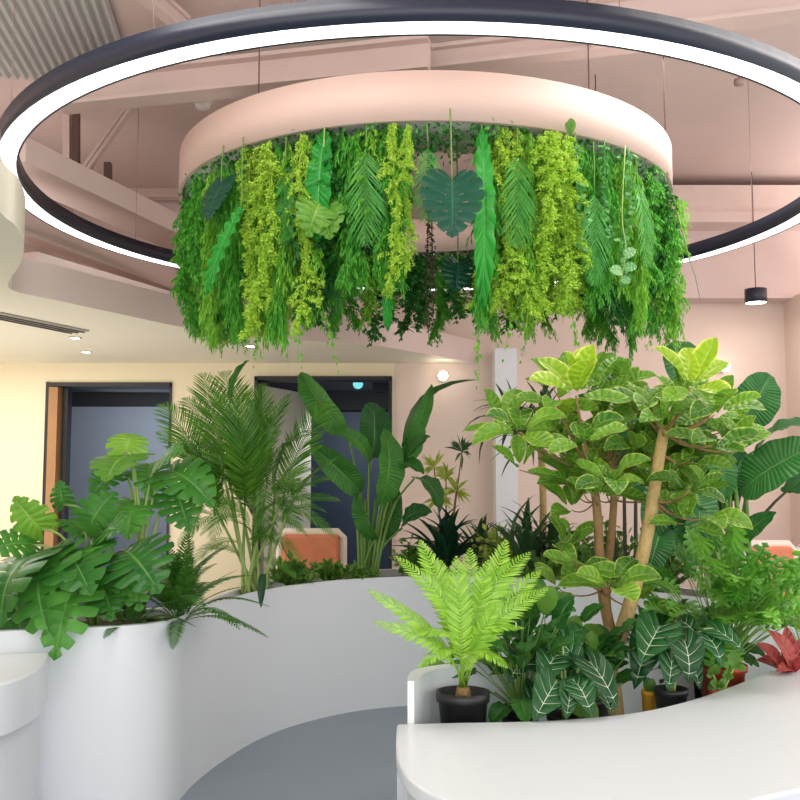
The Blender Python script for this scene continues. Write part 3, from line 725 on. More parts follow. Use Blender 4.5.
b = MB(); b.strip(lift(TI, TZ), lift(off(TF, .02), TZ)); b.strip(lift(off(TF, .02), TZ - .03), lift(TI, TZ - .03)); b.strip(lift(off(TF, .02), 0), lift(off(TF, .02), .70)); b.obj('trough_floor', M['desk'], r)

# left counter
lf = [(-90, 692), (-40, 691), (0, 684), (24, 676), (41, 666), (49, 653), (50, 644)]
LF = catmull([Vector(atz(x, y, .80).xy.to_3d()) for x, y in lf], 6)
out2 = [(p.x, p.y) for p in LF] + [(LF[-1].x - .1, LF[-1].y + .02), (LF[0].x, LF[-1].y + .02)]
out2 = [(x, min(y, 4.27)) for x, y in out2]
r = thing('side_counter', (LF[0].x, LF[0].y, 0), 'white rounded counter slab at the left edge below the split leaves', 'counter')
b = MB(); b.prism(out2, .60, .80); ob = b.obj('counter_top', M['desk'], r)
bv = ob.modifiers.new('bevel', 'BEVEL'); bv.width = .01; bv.segments = 3; bv.limit_method = 'ANGLE'
b = MB(); b.prism([(x - .06, min(4.27, y + .10)) for x, y in out2], 0, .60); b.obj('base_panel', M['panel'], r)

# booth seats beyond the planter
def booth(px0, px1, pyt, Y, label, edge_w=.05):
    x0, x1 = wx(px0, Y), wx(px1, Y); zt_ = at(400, pyt, Y).z; cxm = (x0 + x1) / 2
    t = thing('booth_seat', (cxm, Y, 0), label, 'seat', 'salmon booth seats')
    m = MB(); m.box((x0 + edge_w, Y - .09, .25), (x1 - edge_w, Y + .05, zt_ - .025)); o = m.obj('backrest', M['salmon'], t)
    bv = o.modifiers.new('bevel', 'BEVEL'); bv.width = .025; bv.segments = 3
    m = MB(); m.tube([(x0 + .02, Y, .2), (x0 + .02, Y, zt_ - .05), (x0 + .06, Y, zt_ - .01), (x1 - .06, Y, zt_ - .01), (x1 - .02, Y, zt_ - .05), (x1 - .02, Y, .2)], .034, seg=10); m.obj('edging', M['edging'], t)
    m = MB(); m.box((x0, Y - .6, .2), (x1, Y - .09, .45)); o = m.obj('seat', M['salmon'], t)
    for xx in (x0 + .05, x1 - .05):
        for yy in (Y - .55, Y):
            m = MB(); m.tube([(xx, yy, 0), (xx, yy, .22)], .02); m.obj('leg', M['black'], t)
booth(279, 346, 531, 7.7, 'salmon seat back with white edging behind the palm and the tall paddle leaved plant')
booth(738, 792, 543, 7.6, 'salmon seat back with white edging behind the lobed plant at the right')
booth(793, 850, 543, 7.6, 'salmon seat back with white edging cut by the right edge of the photo')
booth(-25, 17, 588, 5.9, 'salmon seat back with white edging behind the split leaves at the far left')

# ================================================================== PLANTS IN THE CURVED PLANTER
def plant(name, base, label, cat='plant'): return thing(name, base, label, cat)

# --- monstera, front left
base = rear(95, .28); Y0 = base.y
m1 = plant('monstera_plant', base, 'big split leaved monstera spilling over the front left of the white planter', 'plant')
def mleaf(par, B, Tp, base, dyb=0, dyt=-.1, N=CAMD, kind='mon', i=None, wx_=1.0, mat='palestem', r0=.009):
    b_ = at(B[0], B[1], base.y + dyb); t_ = at(Tp[0], Tp[1], base.y + dyt)
    leaf(par, kind, b_, t_, N, 'leaf', i, wx_)
    foot = base + Vector((random.uniform(-.03, .03), random.uniform(-.03, .03), 0))
    stem(par, bez(foot, Vector(((foot.x * .6 + b_.x * .4), (foot.y + b_.y) / 2, max(foot.z, b_.z) + .02)), b_ + (t_ - b_) * .02), r0, r0 * .6, M[mat])
for B, Tp, yb, yt, N, k, i, w in (
    ((44, 556), (52, 640), -.2, -.4, (-.3, -1, .3), 'monc', 0, .95),
    ((74, 574), (54, 661), -.2, -.4, (.25, -1, .1), 'monc', 0, .72),
    ((40, 552), (2, 628), -.15, -.45, (-.5, -1, .5), 'mon', 2, .95),
    ((124, 550), (160, 594), -.1, -.3, (.25, -1, .6), 'monc', 0, 1.1),
    ((88, 535), (118, 492), .0, .05, (-.1, -1, .5), 'mon', 2, 1.0),
    ((84, 532), (66, 520), -.05, -.2, (-.2, -1, .9), 'mon', 0, 1.4),
    ((100, 540), (124, 530), -.05, -.2, (.1, -1, .9), 'mon', 1, 1.2), ((86, 548), (78, 575), -.1, -.3, (-.1, -1, .6), 'mon', 2, 1.2), ((128, 565), (140, 612), .0, -.15, (.3, -1, .3), 'monc', 0, .9), ((18, 580), (26, 648), -.1, -.3, (-.2, -1, .2), 'mon', 0, 1.0),
    ((42, 530), (14, 496), .0, -.05, (-.3, -1, .5), 'monl', 0, .9),
    ((34, 545), (-18, 556), -.05, -.2, (-.2, -1, .9), 'mon', 1, 1.0),
    ((100, 585), (112, 616), -.1, -.25, (.5, -1, .4), 'mon', 0, 1.1),
    ((72, 560), (92, 596), -.1, -.4, (.2, -1, .5), 'mon', 2, 1.1),
    ((100, 575), (112, 622), -.05, -.2, (.2, -1, .3), 'mon', 1, .9)):
    mleaf(m1, B, Tp, base, yb, yt, Vector(N), k, i, w)
# --- monstera, behind
base = rear(140, .45)
m2 = plant('monstera_plant', base, 'taller monstera standing behind the big split leaves in front of the left doorway', 'plant')
for B, Tp, yb, yt, N, k, i, w in (
    ((128, 455), (106, 482), .0, -.2, (-.3, -1, .7), 'monl', 0, 1.3),
    ((126, 452), (134, 434), .0, .1, (.1, -1, .6), 'monl', 1, 1.5),
    ((160, 460), (184, 452), .0, -.1, (.2, -1, .9), 'mon', 0, 1.2),
    ((168, 470), (214, 508), .0, -.15, (.3, -1, .7), 'mon', 1, .8),
    ((176, 488), (190, 532), .0, -.1, (.1, -1, .2), 'mon', 0, .95),
    ((150, 464), (152, 498), .1, .0, (0, -1, .5), 'mon', 2, 1.0),
    ((120, 470), (92, 500), .1, .0, (-.2, -1, .5), 'mon', 2, .9),
    ((136, 500), (128, 540), .05, -.1, (0, -1, .4), 'mon', 1, 1.0),
    ((64, 505), (60, 480), .1, .1, (0, -1, .4), 'mon', 1, .9)):
    mleaf(m2, B, Tp, base, yb, yt, Vector(N), k, i, w)

def rosette(par, kind, base, n, ln, el=(20, 80), name='leaf', spread=.03, jit=.15, wx_=1, lim=None, n0=None):
    for k in range(n):
        az = 2 * PI * (k + random.uniform(-.3, .3)) * .382 * 2.618 / 1.618 if False else 2.39996 * k + random.uniform(-.2, .2)
        e = math.radians(el[0] + (el[1] - el[0]) * (k / max(1, n - 1)) + random.uniform(-6, 6))
        d = Vector((math.cos(az) * math.cos(e), math.sin(az) * math.cos(e), math.sin(e)))
        b_ = base + Vector((d.x, d.y, 0)) * spread
        l = ln * random.uniform(1 - jit, 1 + jit)
        leaf(par, kind, b_, b_ + d * l, UP + Vector((d.x, d.y, 0)) * -.3, name, None, wx_)

# --- boston fern beside the monstera
base = rear(180, .22)
p = plant('boston_fern', base, 'dark feathery fern spilling over the planter rim right of the monstera', 'fern')
rosette(p, 'boston', base + Vector((0, 0, .02)), 34, .40, (-12, 80), 'frond')
base = rear(128, .2)
p = plant('boston_fern', base, 'low dark fern under the big split leaves at the planter rim', 'fern')
rosette(p, 'boston', base + Vector((0, 0, .02)), 20, .26, (-5, 70), 'frond')

# --- areca palm
base = rear(252, .32); Y0 = base.y
p = plant('areca_palm', base, 'tall feathery areca palm in front of the wall between the two doorways', 'palm')
canes = []
for k in range(11):
    a = k * 2.4; foot = base + Vector((.09 * math.cos(a) * (.4 + .06 * k), .09 * math.sin(a), 0)); top = at(215 + k * 7.5, 508 - (k * 37) % 46, Y0 + random.uniform(-.1, .1))
    stem(p, bez(foot, (foot + top) / 2 + Vector((random.uniform(-.02, .02), 0, 0)), top), .013, .007, M['palestem'], 'cane'); canes.append(top)
tips = [(163, 404), (186, 398), (203, 374), (226, 372), (262, 384), (286, 396), (306, 420), (322, 446), (332, 478), (326, 512), (180, 452), (168, 478), (178, 512), (196, 428), (226, 412), (250, 410), (274, 430), (292, 456), (302, 492), (210, 462), (236, 442), (262, 458), (192, 538), (300, 532), (220, 520), (284, 528), (238, 396), (178, 428), (246, 500), (204, 494), (216, 392), (244, 386), (270, 402), (312, 468), (190, 484), (206, 446), (286, 480), (262, 440), (228, 456), (198, 512), (310, 508), (242, 472), (338, 458), (340, 500), (158, 432), (326, 402), (164, 500), (334, 536), (178, 545), (212, 540), (268, 545), (188, 420), (318, 432), (232, 520)]
for k, (tx, ty) in enumerate(tips):
    c = min(canes, key=lambda q: abs(q.x - at(tx * .45 + 247 * .55, 480, Y0).x) + random.uniform(0, .08))
    tip = at(tx, ty, Y0 + random.uniform(-.38, .25))
    leaf(p, 'areca', c + Vector((0, 0, -.05)), tip, Vector((0, -.45, 1)), 'frond')
for k, (bx, by, tx, ty) in enumerate(((244, 545, 190, 566), (248, 540, 300, 560), (250, 530, 214, 500), (256, 536, 286, 500), (246, 520, 200, 535), (258, 524, 308, 536), (252, 550, 228, 520), (254, 552, 274, 524), (240, 505, 192, 470), (262, 505, 316, 486), (248, 500, 232, 455), (256, 498, 272, 452), (246, 560, 206, 548), (256, 560, 296, 578))):
    leaf(p, 'areca', at(bx, by, Y0 + random.uniform(-.06, .06)), at(tx, ty, Y0 + random.uniform(-.3, .2)), Vector((0, -.45, 1)), 'frond')
leaf(p, 'strel', at(232, 402, Y0), at(249, 360, Y0), Vector((-1, -.6, 0)), 'spear', 0, .8)['label'] = 'closed upright young leaf'
# drooping dark tip at the rim
leaf(p, 'agave', at(263, 574, Y0 - .3), at(261, 608, Y0 - .36), Vector((0, -1, 0)), 'leaf', 0, 1.6)

# --- shrubs between
def shrub(px, dy, h, w, n, label, mat='shrub', name='leafy_shrub', ls=.07):
    base = rear(px, dy); t = plant(name, base, label, 'plant'); m = MB(); st = MB()
    for k in range(n // 7):
        az = random.uniform(0, 2 * PI); e = random.uniform(.5, 1.5); tip = base + Vector((math.cos(az) * w * math.cos(e), math.sin(az) * w * math.cos(e) * .7, h * math.sin(e) * random.uniform(.6, 1)))
        path = bez(base, (base + tip) / 2 + Vector((0, 0, .05)), tip); st.tube(path, .004, .002, 4)
        for j in range(7):
            q = path[3 + (j * 5) // 7] if j < 6 else path[-1]
            d = (rv(1) + Vector((0, 0, .4))).normalized() * ls * random.uniform(.7, 1.2); x = d.cross(rv(1)).normalized() * ls * .24
            mid = q + d * .5 + UP * ls * .08
            i = len(m.v); m.v += [tuple(q), tuple(mid + x), tuple(q + d), tuple(mid - x)]; m.face((i, i + 1, i + 2, i + 3), None, 0, False)
    m.obj('foliage', L[mat], t); st.obj('stems', M['greenstem'], t)
shrub(292, .22, .22, .22, 380, 'low green leafy shrub at the rim between palm and paddle leaved plant')
shrub(330, .3, .15, .25, 260, 'low dark ground plant at the rim left of the paddle leaved plant', 'shrub')
shrub(358, .14, .10, .22, 240, 'low ground cover at the foot of the tall paddle leaved plant', 'shrub', 'ground_cover', .05)
shrub(414, .2, .3, .2, 300, 'green leafy shrub at the rim right of the tall paddle leaved plant')
shrub(612, .25, .5, .3, 420, 'dense green shrub behind the slender trunks of the variegated tree')
shrub(500, .2, .42, .26, 520, 'lime green shrub at the rim behind the bright fern', 'lime', 'lime_shrub')
shrub(660, .2, .4, .3, 520, 'dense green shrub at the rim behind the alocasia in the small black pot')
shrub(545, .15, .22, .3, 420, 'low green shrub at the rim left of the slender trunks')
shrub(572, .35, .35, .25, 380, 'green shrub at the rim right of the spiky dracaena')

# --- strelitzia, middle
base = rear(368, .32); Y0 = base.y
p = plant('bird_of_paradise', base, 'tall paddle leaved plant in front of the right doorway', 'plant')
def sleaf(par, base, B, Tp, yb, yt, N, kind='strel', i=None, w=1.0, r0=.012, mat='greenstem', fx=None):
    b_ = at(B[0], B[1], base.y + yb); t_ = at(Tp[0], Tp[1], base.y + yt)
    leaf(par, kind, b_, t_, Vector(N), 'leaf', i, w)
    foot = base + Vector((random.uniform(-.05, .05), random.uniform(-.05, .05), 0))
    stem(par, bez(foot, Vector((foot.x * .75 + b_.x * .25, (foot.y + b_.y) / 2, foot.z * .35 + b_.z * .65)), b_ + (t_ - b_) * .02), r0, r0 * .55, M[mat], 'stalk')
for a in (
    ((348, 436), (300, 372), 0, .1, (-.6, -1, .3), 'strel', 0, .8),
    ((372, 458), (372, 402), .1, .25, (.5, -1, .2), 'wide', 0, 1.0),
    ((380, 505), (384, 428), -.1, -.1, (.7, -1, 0), 'strel', 1, 1.0),
    ((370, 462), (330, 428), -.05, -.2, (-.2, -1, .8), 'strel', 2, .8),
    ((361, 492), (310, 444), -.1, -.3, (-.5, -1, .6), 'strel', 0, .9),
    ((396, 470), (418, 414), 0, .1, (.9, -1, .2), 'strel', 1, .8),
    ((403, 448), (432, 384), 0, -.1, (.5, -1, .6), 'strel', 2, .55),
    ((404, 462), (430, 436), 0, -.2, (.4, -1, .8), 'strel', 0, 1.0),
    ((398, 466), (424, 474), 0, -.25, (.1, -1, .9), 'strel', 1, 1.0),
    ((414, 478), (440, 512), 0, -.25, (.6, -1, .5), 'strel', 2, 1.0),
    ((376, 540), (356, 492), -.1, -.2, (-.5, -1, .1), 'strel', 1, .8),
    ((386, 540), (392, 480), .1, .1, (.3, -1, 0), 'strel', 0, .9),
    ((402, 528), (432, 512), 0, -.2, (.3, -1, .8), 'wide', 1, 1.0),
    ((404, 448), (478, 380), .05, .0, (.2, -.6, 1), 'lance', 1, 1.3)):
    sleaf(p, base, *a)
for k in range(5):
    foot = base + Vector((-.06 + .03 * k, random.uniform(-.05, .05), 0)); stem(p, bez(foot, foot + Vector((0, 0, .2)), at(356 + 10 * k, 500, Y0)), .018, .012, M['greenstem'], 'stalk')

# --- pale dracaena behind
base = rear(446, .45); Y0 = base.y
p = plant('pale_dracaena', base, 'pale yellow green dracaena against the pink wall right of the paddle leaves', 'plant')
for (tx, ty) in ((446, 478), (434, 468), (462, 452), (456, 492), (438, 500)):
    c = at(tx, ty, Y0 + random.uniform(-.1, .1)); stem(p, bez(base, (base + c) / 2, c), .008, .005, M['barkd'], 'cane')
    m = MB()
    for k in range(26):
        d = (rv(1) + Vector((0, 0, .35))).normalized() * random.uniform(.10, .16); x = d.cross(rv(1)).normalized() * .013; mid = c + d * .5 + UP * .015
        i = len(m.v); m.v += [tuple(c), tuple(mid + x), tuple(c + d), tuple(mid - x)]; m.face((i, i + 1, i + 2, i + 3))
    m.obj('leaf_tuft', L['lime'] if ty > 460 else L['drac'], p)
# --- dark agave-like rosettes
base = rear(446, .18)
p = plant('dark_dracaena', base, 'dark green broad bladed rosette at the rim left of the bright fern', 'plant')
stem(p, [base, base + Vector((0, 0, .12))], .03, .025, M['barkd'], 'stump')
rosette(p, 'agave', base + Vector((0, 0, .10)), 34, .42, (8, 84), jit=.12)
for px, dy, lab, ln, el in ((528, .2, 'dark spiky dracaena at the rim right of the lime shrub', .46, (0, 84)), (480, .4, 'dark spiky dracaena half hidden behind the lime shrub', .36, (0, 80)), (556, .4, 'dark grassy dracaena at the foot of the thin trunked dracaena', .42, (10, 84))):
    base = rear(px, dy); p = plant('spiky_dracaena', base, lab, 'plant')
    stem(p, [base, base + Vector((0, 0, .1))], .02, .018, M['barkd'], 'stump')
    rosette(p, 'lance', base + Vector((0, 0, .08)), 46, ln, el, jit=.2, wx_=1.2)
# --- thin trunked dracaena
base = rear(540, .45); Y0 = base.y
p = plant('dracaena_tree', base, 'thin trunked dracaena with spiky dark crown in front of the white column', 'tree')
top = at(541, 452, Y0); stem(p, bez(base, at(546, 520, Y0), top), .03, .024, M['bark'], 'trunk')
for (tx, ty) in ((512, 428), (545, 420), (530, 445)):
    c = at(tx, ty, Y0 - .05); stem(p, [top, (top + c) / 2 + UP * .02, c], .018, .012, M['bark'], 'branch')
    rosette(p, 'lance', c, 26, .34, (-45, 80), jit=.15, wx_=1.1)
# --- strelitzia at the right
base = rear(728, .35); Y0 = base.y
p = plant('bird_of_paradise', base, 'tall paddle leaved plant at the right against the pink wall', 'plant')
for a in (
    ((738, 424), (770, 374), 0, .0, (.2, -1, .1), 'wide', 0, 1.35),
    ((755, 462), (812, 424), 0, -.25, (.2, -.6, 1), 'wide', 1, 1.0),
    ((740, 492), (820, 444), 0, -.3, (-.3, -1, .6), 'wide', 0, .9),
    ((694, 392), (672, 342), .1, .2, (-.2, -1, .3), 'wide', 1, 1.2),
    ((700, 470), (690, 416), .1, .1, (0, -1, .2), 'wide', 0, 1.0),
    ((712, 500), (744, 450), .1, .0, (.3, -1, .3), 'wide', 1, 1.0),
    ((700, 540), (668, 500), 0, -.2, (-.4, -1, .4), 'wide', 1, 1.0),
    ((690, 560), (672, 530), -.1, -.2, (-.4, -1, .4), 'strel', 1, 1.2),
    ((742, 540), (776, 512), .0, -.2, (.3, -1, .7), 'strel', 1, 1.0),
    ((672, 470), (650, 540), -.05, -.2, (-.3, -1, .3), 'wide', 0, .8),
    ((690, 480), (694, 556), -.05, -.2, (.2, -1, .3), 'wide', 1, .8),
    ((655, 440), (640, 500), .05, -.1, (-.2, -1, .3), 'wide', 0, .9),
    ((706, 440), (726, 500), .05, -.1, (.3, -1, .3), 'wide', 0, .9),
    ((664, 520), (646, 580), -.1, -.25, (-.2, -1, .3), 'wide', 1, .8),
    ((786, 492), (812, 456), .0, -.2, (.3, -1, .5), 'wide', 0, 1.0),
    ((720, 520), (700, 470), .1, .0, (-.3, -1, .2), 'wide', 0, 1.0)):
    sleaf(p, base, *a, r0=.014, mat='darkstem' if a[0][0] in (740, 786) else 'greenstem')
for k in range(6):
    foot = base + Vector((-.12 + .05 * k, random.uniform(-.05, .05), 0)); stem(p, bez(foot, foot + Vector((0, 0, .3)), at(690 + 11 * k, 470 + 6 * (k % 3), Y0)), .02, .013, M['greenstem'], 'stalk')
base = rear(640, .35)
p = plant('bird_of_paradise', base, 'cluster of dark green stalks and leaves behind the thick leaning trunk', 'plant')
for k in range(7):
    foot = base + Vector((-.15 + .06 * k, random.uniform(-.05, .05), 0)); tp = at(612 + 12 * k, 478 - 8 * (k % 3), base.y); stem(p, bez(foot, foot + Vector((0, 0, .3)), tp), .016, .01, M['darkstem'], 'stalk')
    leaf(p, 'wide', tp, tp + Vector((random.uniform(-.1, .1), random.uniform(-.05, .15), .34)), Vector((random.uniform(-.5, .5), -1, .2)))

# ================================================================== PLANTS IN THE TROUGH
def pot(par, c, r_top, r_bot, h, mat, lip=.008):
    m = MB(); m.lathe([(.001, 0), (r_bot, 0), (r_top * .97, h * .86), (r_top * 1.05, h * .86), (r_top * 1.07, h), (r_top * .98, h), (r_top * .93, h * .86), (.001, h * .84)], c, 32); m.obj('pot', mat, par)
    m = MB(); n = 24; m.lathe([(.001, h * .90), (r_top * .5, h * .92), (r_top * .95, h * .88)], c, 24); m.obj('soil', M['soil'], par)
# --- bright fern in black pot
c = at(463, 700, 3.36); c.z = TZ; ph = at(463, 691, 3.36).z - TZ
p = plant('potted_fern', c, 'bright lime fern in a black pot at the left end of the trough', 'potted fern')
pot(p, c, .088, .064, ph, M['blackpot'])
crown = c + Vector((0, 0, ph + .015))
m = MB()
m.tube([c + Vector((0, 0, ph * .9)), crown], .03, .022, 9); m.obj('crown', M['barkd'], p)
for k, (tx, ty, yt, N) in enumerate(((368, 590, -.15, (0, -.5, 1)), (374, 622, -.30, (0, -.7, 1)), (396, 556, .1, (0, -.4, 1)), (420, 540, .2, (0, -.5, 1)), (456, 556, -.05, (0, -1, .4)), (470, 548, .25, (0, -.5, .9)), (506, 540, .25, (.2, -.6, 1)), (540, 570, .1, (.2, -.5, 1)), (548, 588, -.05, (.2, -.6, 1)), (440, 560, .3, (0, -.6, .9)), (488, 560, .1, (.1, -.8, .7)), (530, 552, .3, (0, -.5, 1)), (500, 600, -.2, (.1, -.8, .8)))):
    b_ = crown + Vector((random.uniform(-.015, .015), random.uniform(-.015, .015), 0))
    leaf(p, 'blech', b_, at(tx, ty, c.y + yt * .6), Vector(N), 'frond', k)
for k, (tx, ty, yt) in enumerate(((418, 668, -.22), (508, 668, -.22), (402, 634, -.15), (524, 628, -.15))):
    leaf(p, 'blechd', crown, at(tx, ty, c.y + yt), Vector((0, -.35, 1)), 'frond', k)
# --- alocasias
def alocasia(c, ph, label, leaves, potmat, r=.065, kinds='aloc'):
    p = plant('potted_alocasia', c, label, 'potted plant'); pot(p, c, r, r * .75, ph, potmat)
    top = c + Vector((0, 0, ph * .9))
    for B, Tp, yb, yt, N, i, w in leaves:
        b_ = at(B[0], B[1], c.y + yb); t_ = at(Tp[0], Tp[1], c.y + yt); leaf(p, kinds, b_, t_, Vector(N), 'leaf', i, w * 1.2)
        stem(p, bez(top + rv(.012), Vector((top.x * .6 + b_.x * .4, top.y, b_.z + .01)), b_ + (t_ - b_) * .02), .006, .004, M['palestem'], 'stalk')
    return p
c = at(566, 720, 3.45); c.z = TZ
alocasia(c, .13, 'dark leaved alocasia with white veins right of the bright fern', (
    ((556, 682), (533, 722), -.12, -.2, (-.2, -1, .3), 0, 1.0), ((573, 680), (592, 718), -.1, -.2, (.2, -1, .25), 1, 1.0), ((557, 655), (538, 690), 0, -.1, (-.3, -1, .4), 1, 1.0),
    ((590, 662), (618, 710), -.05, -.15, (.4, -1, .4), 0, .8), ((560, 640), (586, 676), .05, .0, (.1, -1, .5), 0, 1.0), ((532, 650), (508, 684), .1, .0, (-.3, -1, .4), 1, 1.0), ((600, 690), (612, 716), .0, -.1, (.4, -1, .3), 0, .9), ((540, 690), (520, 716), .0, -.1, (-.2, -1, .2), 1, 1.0), ((570, 690), (566, 720), -.15, -.2, (0, -1, .2), 0, .9)), M['blackpot'])
c = at(671, 700, 3.72); c.z = TZ + .0; ph = at(671, 688, 3.72).z - TZ
alocasia(c, ph, 'dark leaved alocasia with white veins in the small black pot', (
    ((660, 626), (640, 664), -.05, -.15, (-.3, -1, .4), 0, 1.1), ((684, 640), (688, 684), -.1, -.15, (.1, -1, .3), 1, 1.1), ((672, 655), (668, 692), -.12, -.16, (-.1, -1, .2), 0, .9), ((700, 632), (722, 668), 0, -.1, (.4, -1, .5), 1, 1.0), ((712, 628), (746, 654), 0, -.1, (.3, -1, .8), 0, .8), ((650, 636), (634, 690), .05, .0, (-.3, -1, .2), 1, .8), ((676, 620), (700, 640), .1, 0, (.1, -1, .8), 1, 1.0), ((690, 660), (700, 690), .0, -.05, (.3, -1, .2), 0, .9)), M['blackpot'], .062)
# --- dark leafy plant behind the first alocasia
c = at(520, 700, 3.52); c.z = TZ
p = plant('potted_foliage_plant', c, 'dense green foliage plant between the bright fern and the white veined alocasia', 'potted plant'); pot(p, c, .07, .055, .14, M['blackpot'])
for k in range(56):
    az, e = random.uniform(0, 2 * PI), random.uniform(.2, 1.4); ln = random.uniform(.14, .36)
    d = Vector((math.cos(az) * math.cos(e), math.sin(az) * math.cos(e) * .6, math.sin(e))); b_ = c + Vector((0, 0, .13)) + d * ln
    leaf(p, 'strel' if k % 3 else 'green', b_, b_ + (d + Vector((0, -.2, -.5)) + rv(.3)).normalized() * random.uniform(.10, .15), UP + Vector((0, -.6, 0)), 'leaf', None, 1.5)
    stem(p, bez(c + Vector((0, 0, .12)), c + Vector((0, 0, .13)) + d * ln * .6 + UP * .02, b_), .003, .002, M['greenstem'], 'stalk', 5)
for px, Yp, hgt, lab in ((592, 3.75, .30, 'green foliage plant between the white veined alocasia and the tan trunk'), (650, 4.15, .34, 'green foliage plant behind the alocasia in the small black pot'), (700, 4.30, .26, 'low green foliage plant behind the red pot'), (545, 3.78, .34, 'tall green foliage plant behind the white veined alocasia')):
    c = at(px, 700, Yp); c.z = TZ
    p = plant('potted_foliage_plant', c, lab, 'potted plant'); pot(p, c, .06, .05, .12, M['blackpot'])
    for k in range(44):
        az, e = random.uniform(0, 2 * PI), random.uniform(.35, 1.45); ln = random.uniform(.4, 1) * hgt
        d = Vector((math.cos(az) * math.cos(e), math.sin(az) * math.cos(e) * .5, math.sin(e))); b_ = c + Vector((0, 0, .11)) + d * ln
        leaf(p, 'strel' if k % 4 else 'green', b_, b_ + (d + Vector((0, -.3, -.6)) + rv(.4)).normalized() * random.uniform(.08, .13), UP + Vector((0, -.6, 0)), 'leaf', None, 1.4)
        stem(p, bez(c + Vector((0, 0, .10)), c + Vector((0, 0, .11)) + d * ln * .6 + UP * .02, b_), .003, .002, M['greenstem'], 'stalk', 5)
# --- variegated tree
c = at(616, 700, 3.85); c.z = TZ; Y0 = c.y
p = plant('variegated_ficus', c, 'large variegated ficus tree with leaning tan trunk and yellow edged leaves', 'tree')
stem(p, catmull([c, at(613, 690, Y0), at(610, 660, Y0), at(622, 630, Y0), at(634, 590, Y0), at(648, 530, Y0), at(657, 470, Y0), at(664, 430, Y0)], 4), .036, .022, M['bark'], 'trunk', 10)
stem(p, catmull([at(614, 668, Y0), at(612, 640, Y0 + .03), at(604, 600, Y0 + .06), at(600, 560, Y0 + .08), at(597, 510, Y0 + .08), at(592, 470, Y0 + .08)], 4), .026, .016, M['barkd'], 'trunk', 10)
stem(p, catmull([at(610, 640, Y0 + .02), at(606, 590, Y0 + .16), at(611, 540, Y0 + .18), at(614, 490, Y0 + .18), at(610, 460, Y0 + .18)], 4), .020, .013, M['barkd'], 'trunk', 10)
joints = [at(664, 432, Y0), at(661, 452, Y0), at(596, 500, Y0 + .08), at(613, 500, Y0 + .18), at(653, 500, Y0), at(592, 472, Y0 + .08), at(612, 466, Y0 + .18), at(602, 590, Y0 + .06)]
#       x    y   dy  size young n
nleaf = [0]; EX = MB()
def join(b, me, mat):
    i = len(b.v); b.v += [tuple(mat @ v.co) for v in me.vertices]; uvd = me.uv_layers[0].data
    for f in me.polygons: b.face([i + k for k in f.vertices], [tuple(uvd[l].uv) for l in f.loop_indices], 0, True)
whorls = [(576, 396, -.05, 1.0, 1, 8), (520, 432, -.05, .95, 0, 7), (556, 402, .1, .8, 0, 5), (583, 444, -.18, .8, 0, 6), (648, 398, .05, .95, 0, 6), (690, 388, -.1, 1.0, 1, 8), (716, 410, -.15, .9, 0, 6), (610, 482, -.2, .75, 0, 6), (712, 446, -.1, .8, 0, 6), (636, 452, .1, .8, 0, 6), (612, 588, -.2, .85, 0, 6), (580, 566, -.1, .8, 0, 5), (690, 490, -.1, .75, 0, 5), (620, 415, .25, .9, 0, 6), (668, 440, .2, .8, 0, 6), (700, 520, .0, .85, 0, 5), (570, 470, .1, .7, 0, 4)]
for _ in range(38):
    whorls.append((min(735, max(505, random.gauss(625, 60))), min(492, max(388, random.gauss(440, 38))), random.uniform(.12, .42), random.uniform(.65, .9), 2, 6))
for x, y in ((566, 548), (560, 590), (690, 462), (684, 524), (640, 606), (572, 510), (700, 500), (520, 470), (662, 425), (600, 500), (582, 490), (650, 420)):
    whorls.append((x, y, random.uniform(-.1, .2), .7, 2, 5))
for x, y, dy, sz, yg, n in whorls:
    q = at(x, y, Y0 + dy); j = min(joints, key=lambda v: (v - q).length)
    stem(p, bez(j, (j + q) / 2 + Vector((0, 0, -.05)), q, 6), .008 if yg < 2 else .004, .004 if yg < 2 else .002, M['barkd'], 'branch', 6)
    ph0 = random.uniform(0, 6)
    for k in range(n):
        az = ph0 + 2 * PI * k / n + random.uniform(-.25, .25)
        e = random.uniform(-.35, .55) if not (yg and k % 2 == 0) else random.uniform(.6, 1.2)
        d = Vector((math.cos(az) * math.cos(e), math.sin(az) * math.cos(e) * .8 - .12, math.sin(e))).normalized()
        b_ = q + d * .03; ln = .19 * sz * random.uniform(.85, 1.1)
        if yg == 2:
            me = random.choice(T['ficus']); join(EX, me, frame(b_, b_ + d * ln, UP + Vector((-.4 * d.x, -.75, 0)))); continue
        leaf(p, 'ficusy' if yg and (k % 2 == 0 or random.random() < .4) else 'ficus', b_, b_ + d * ln, UP + Vector((-.4 * d.x, -.75, 0)), 'leaf', None, random.uniform(.95, 1.15))
o = EX.obj('foliage', L['ficus'], p); o['kind'] = 'stuff'
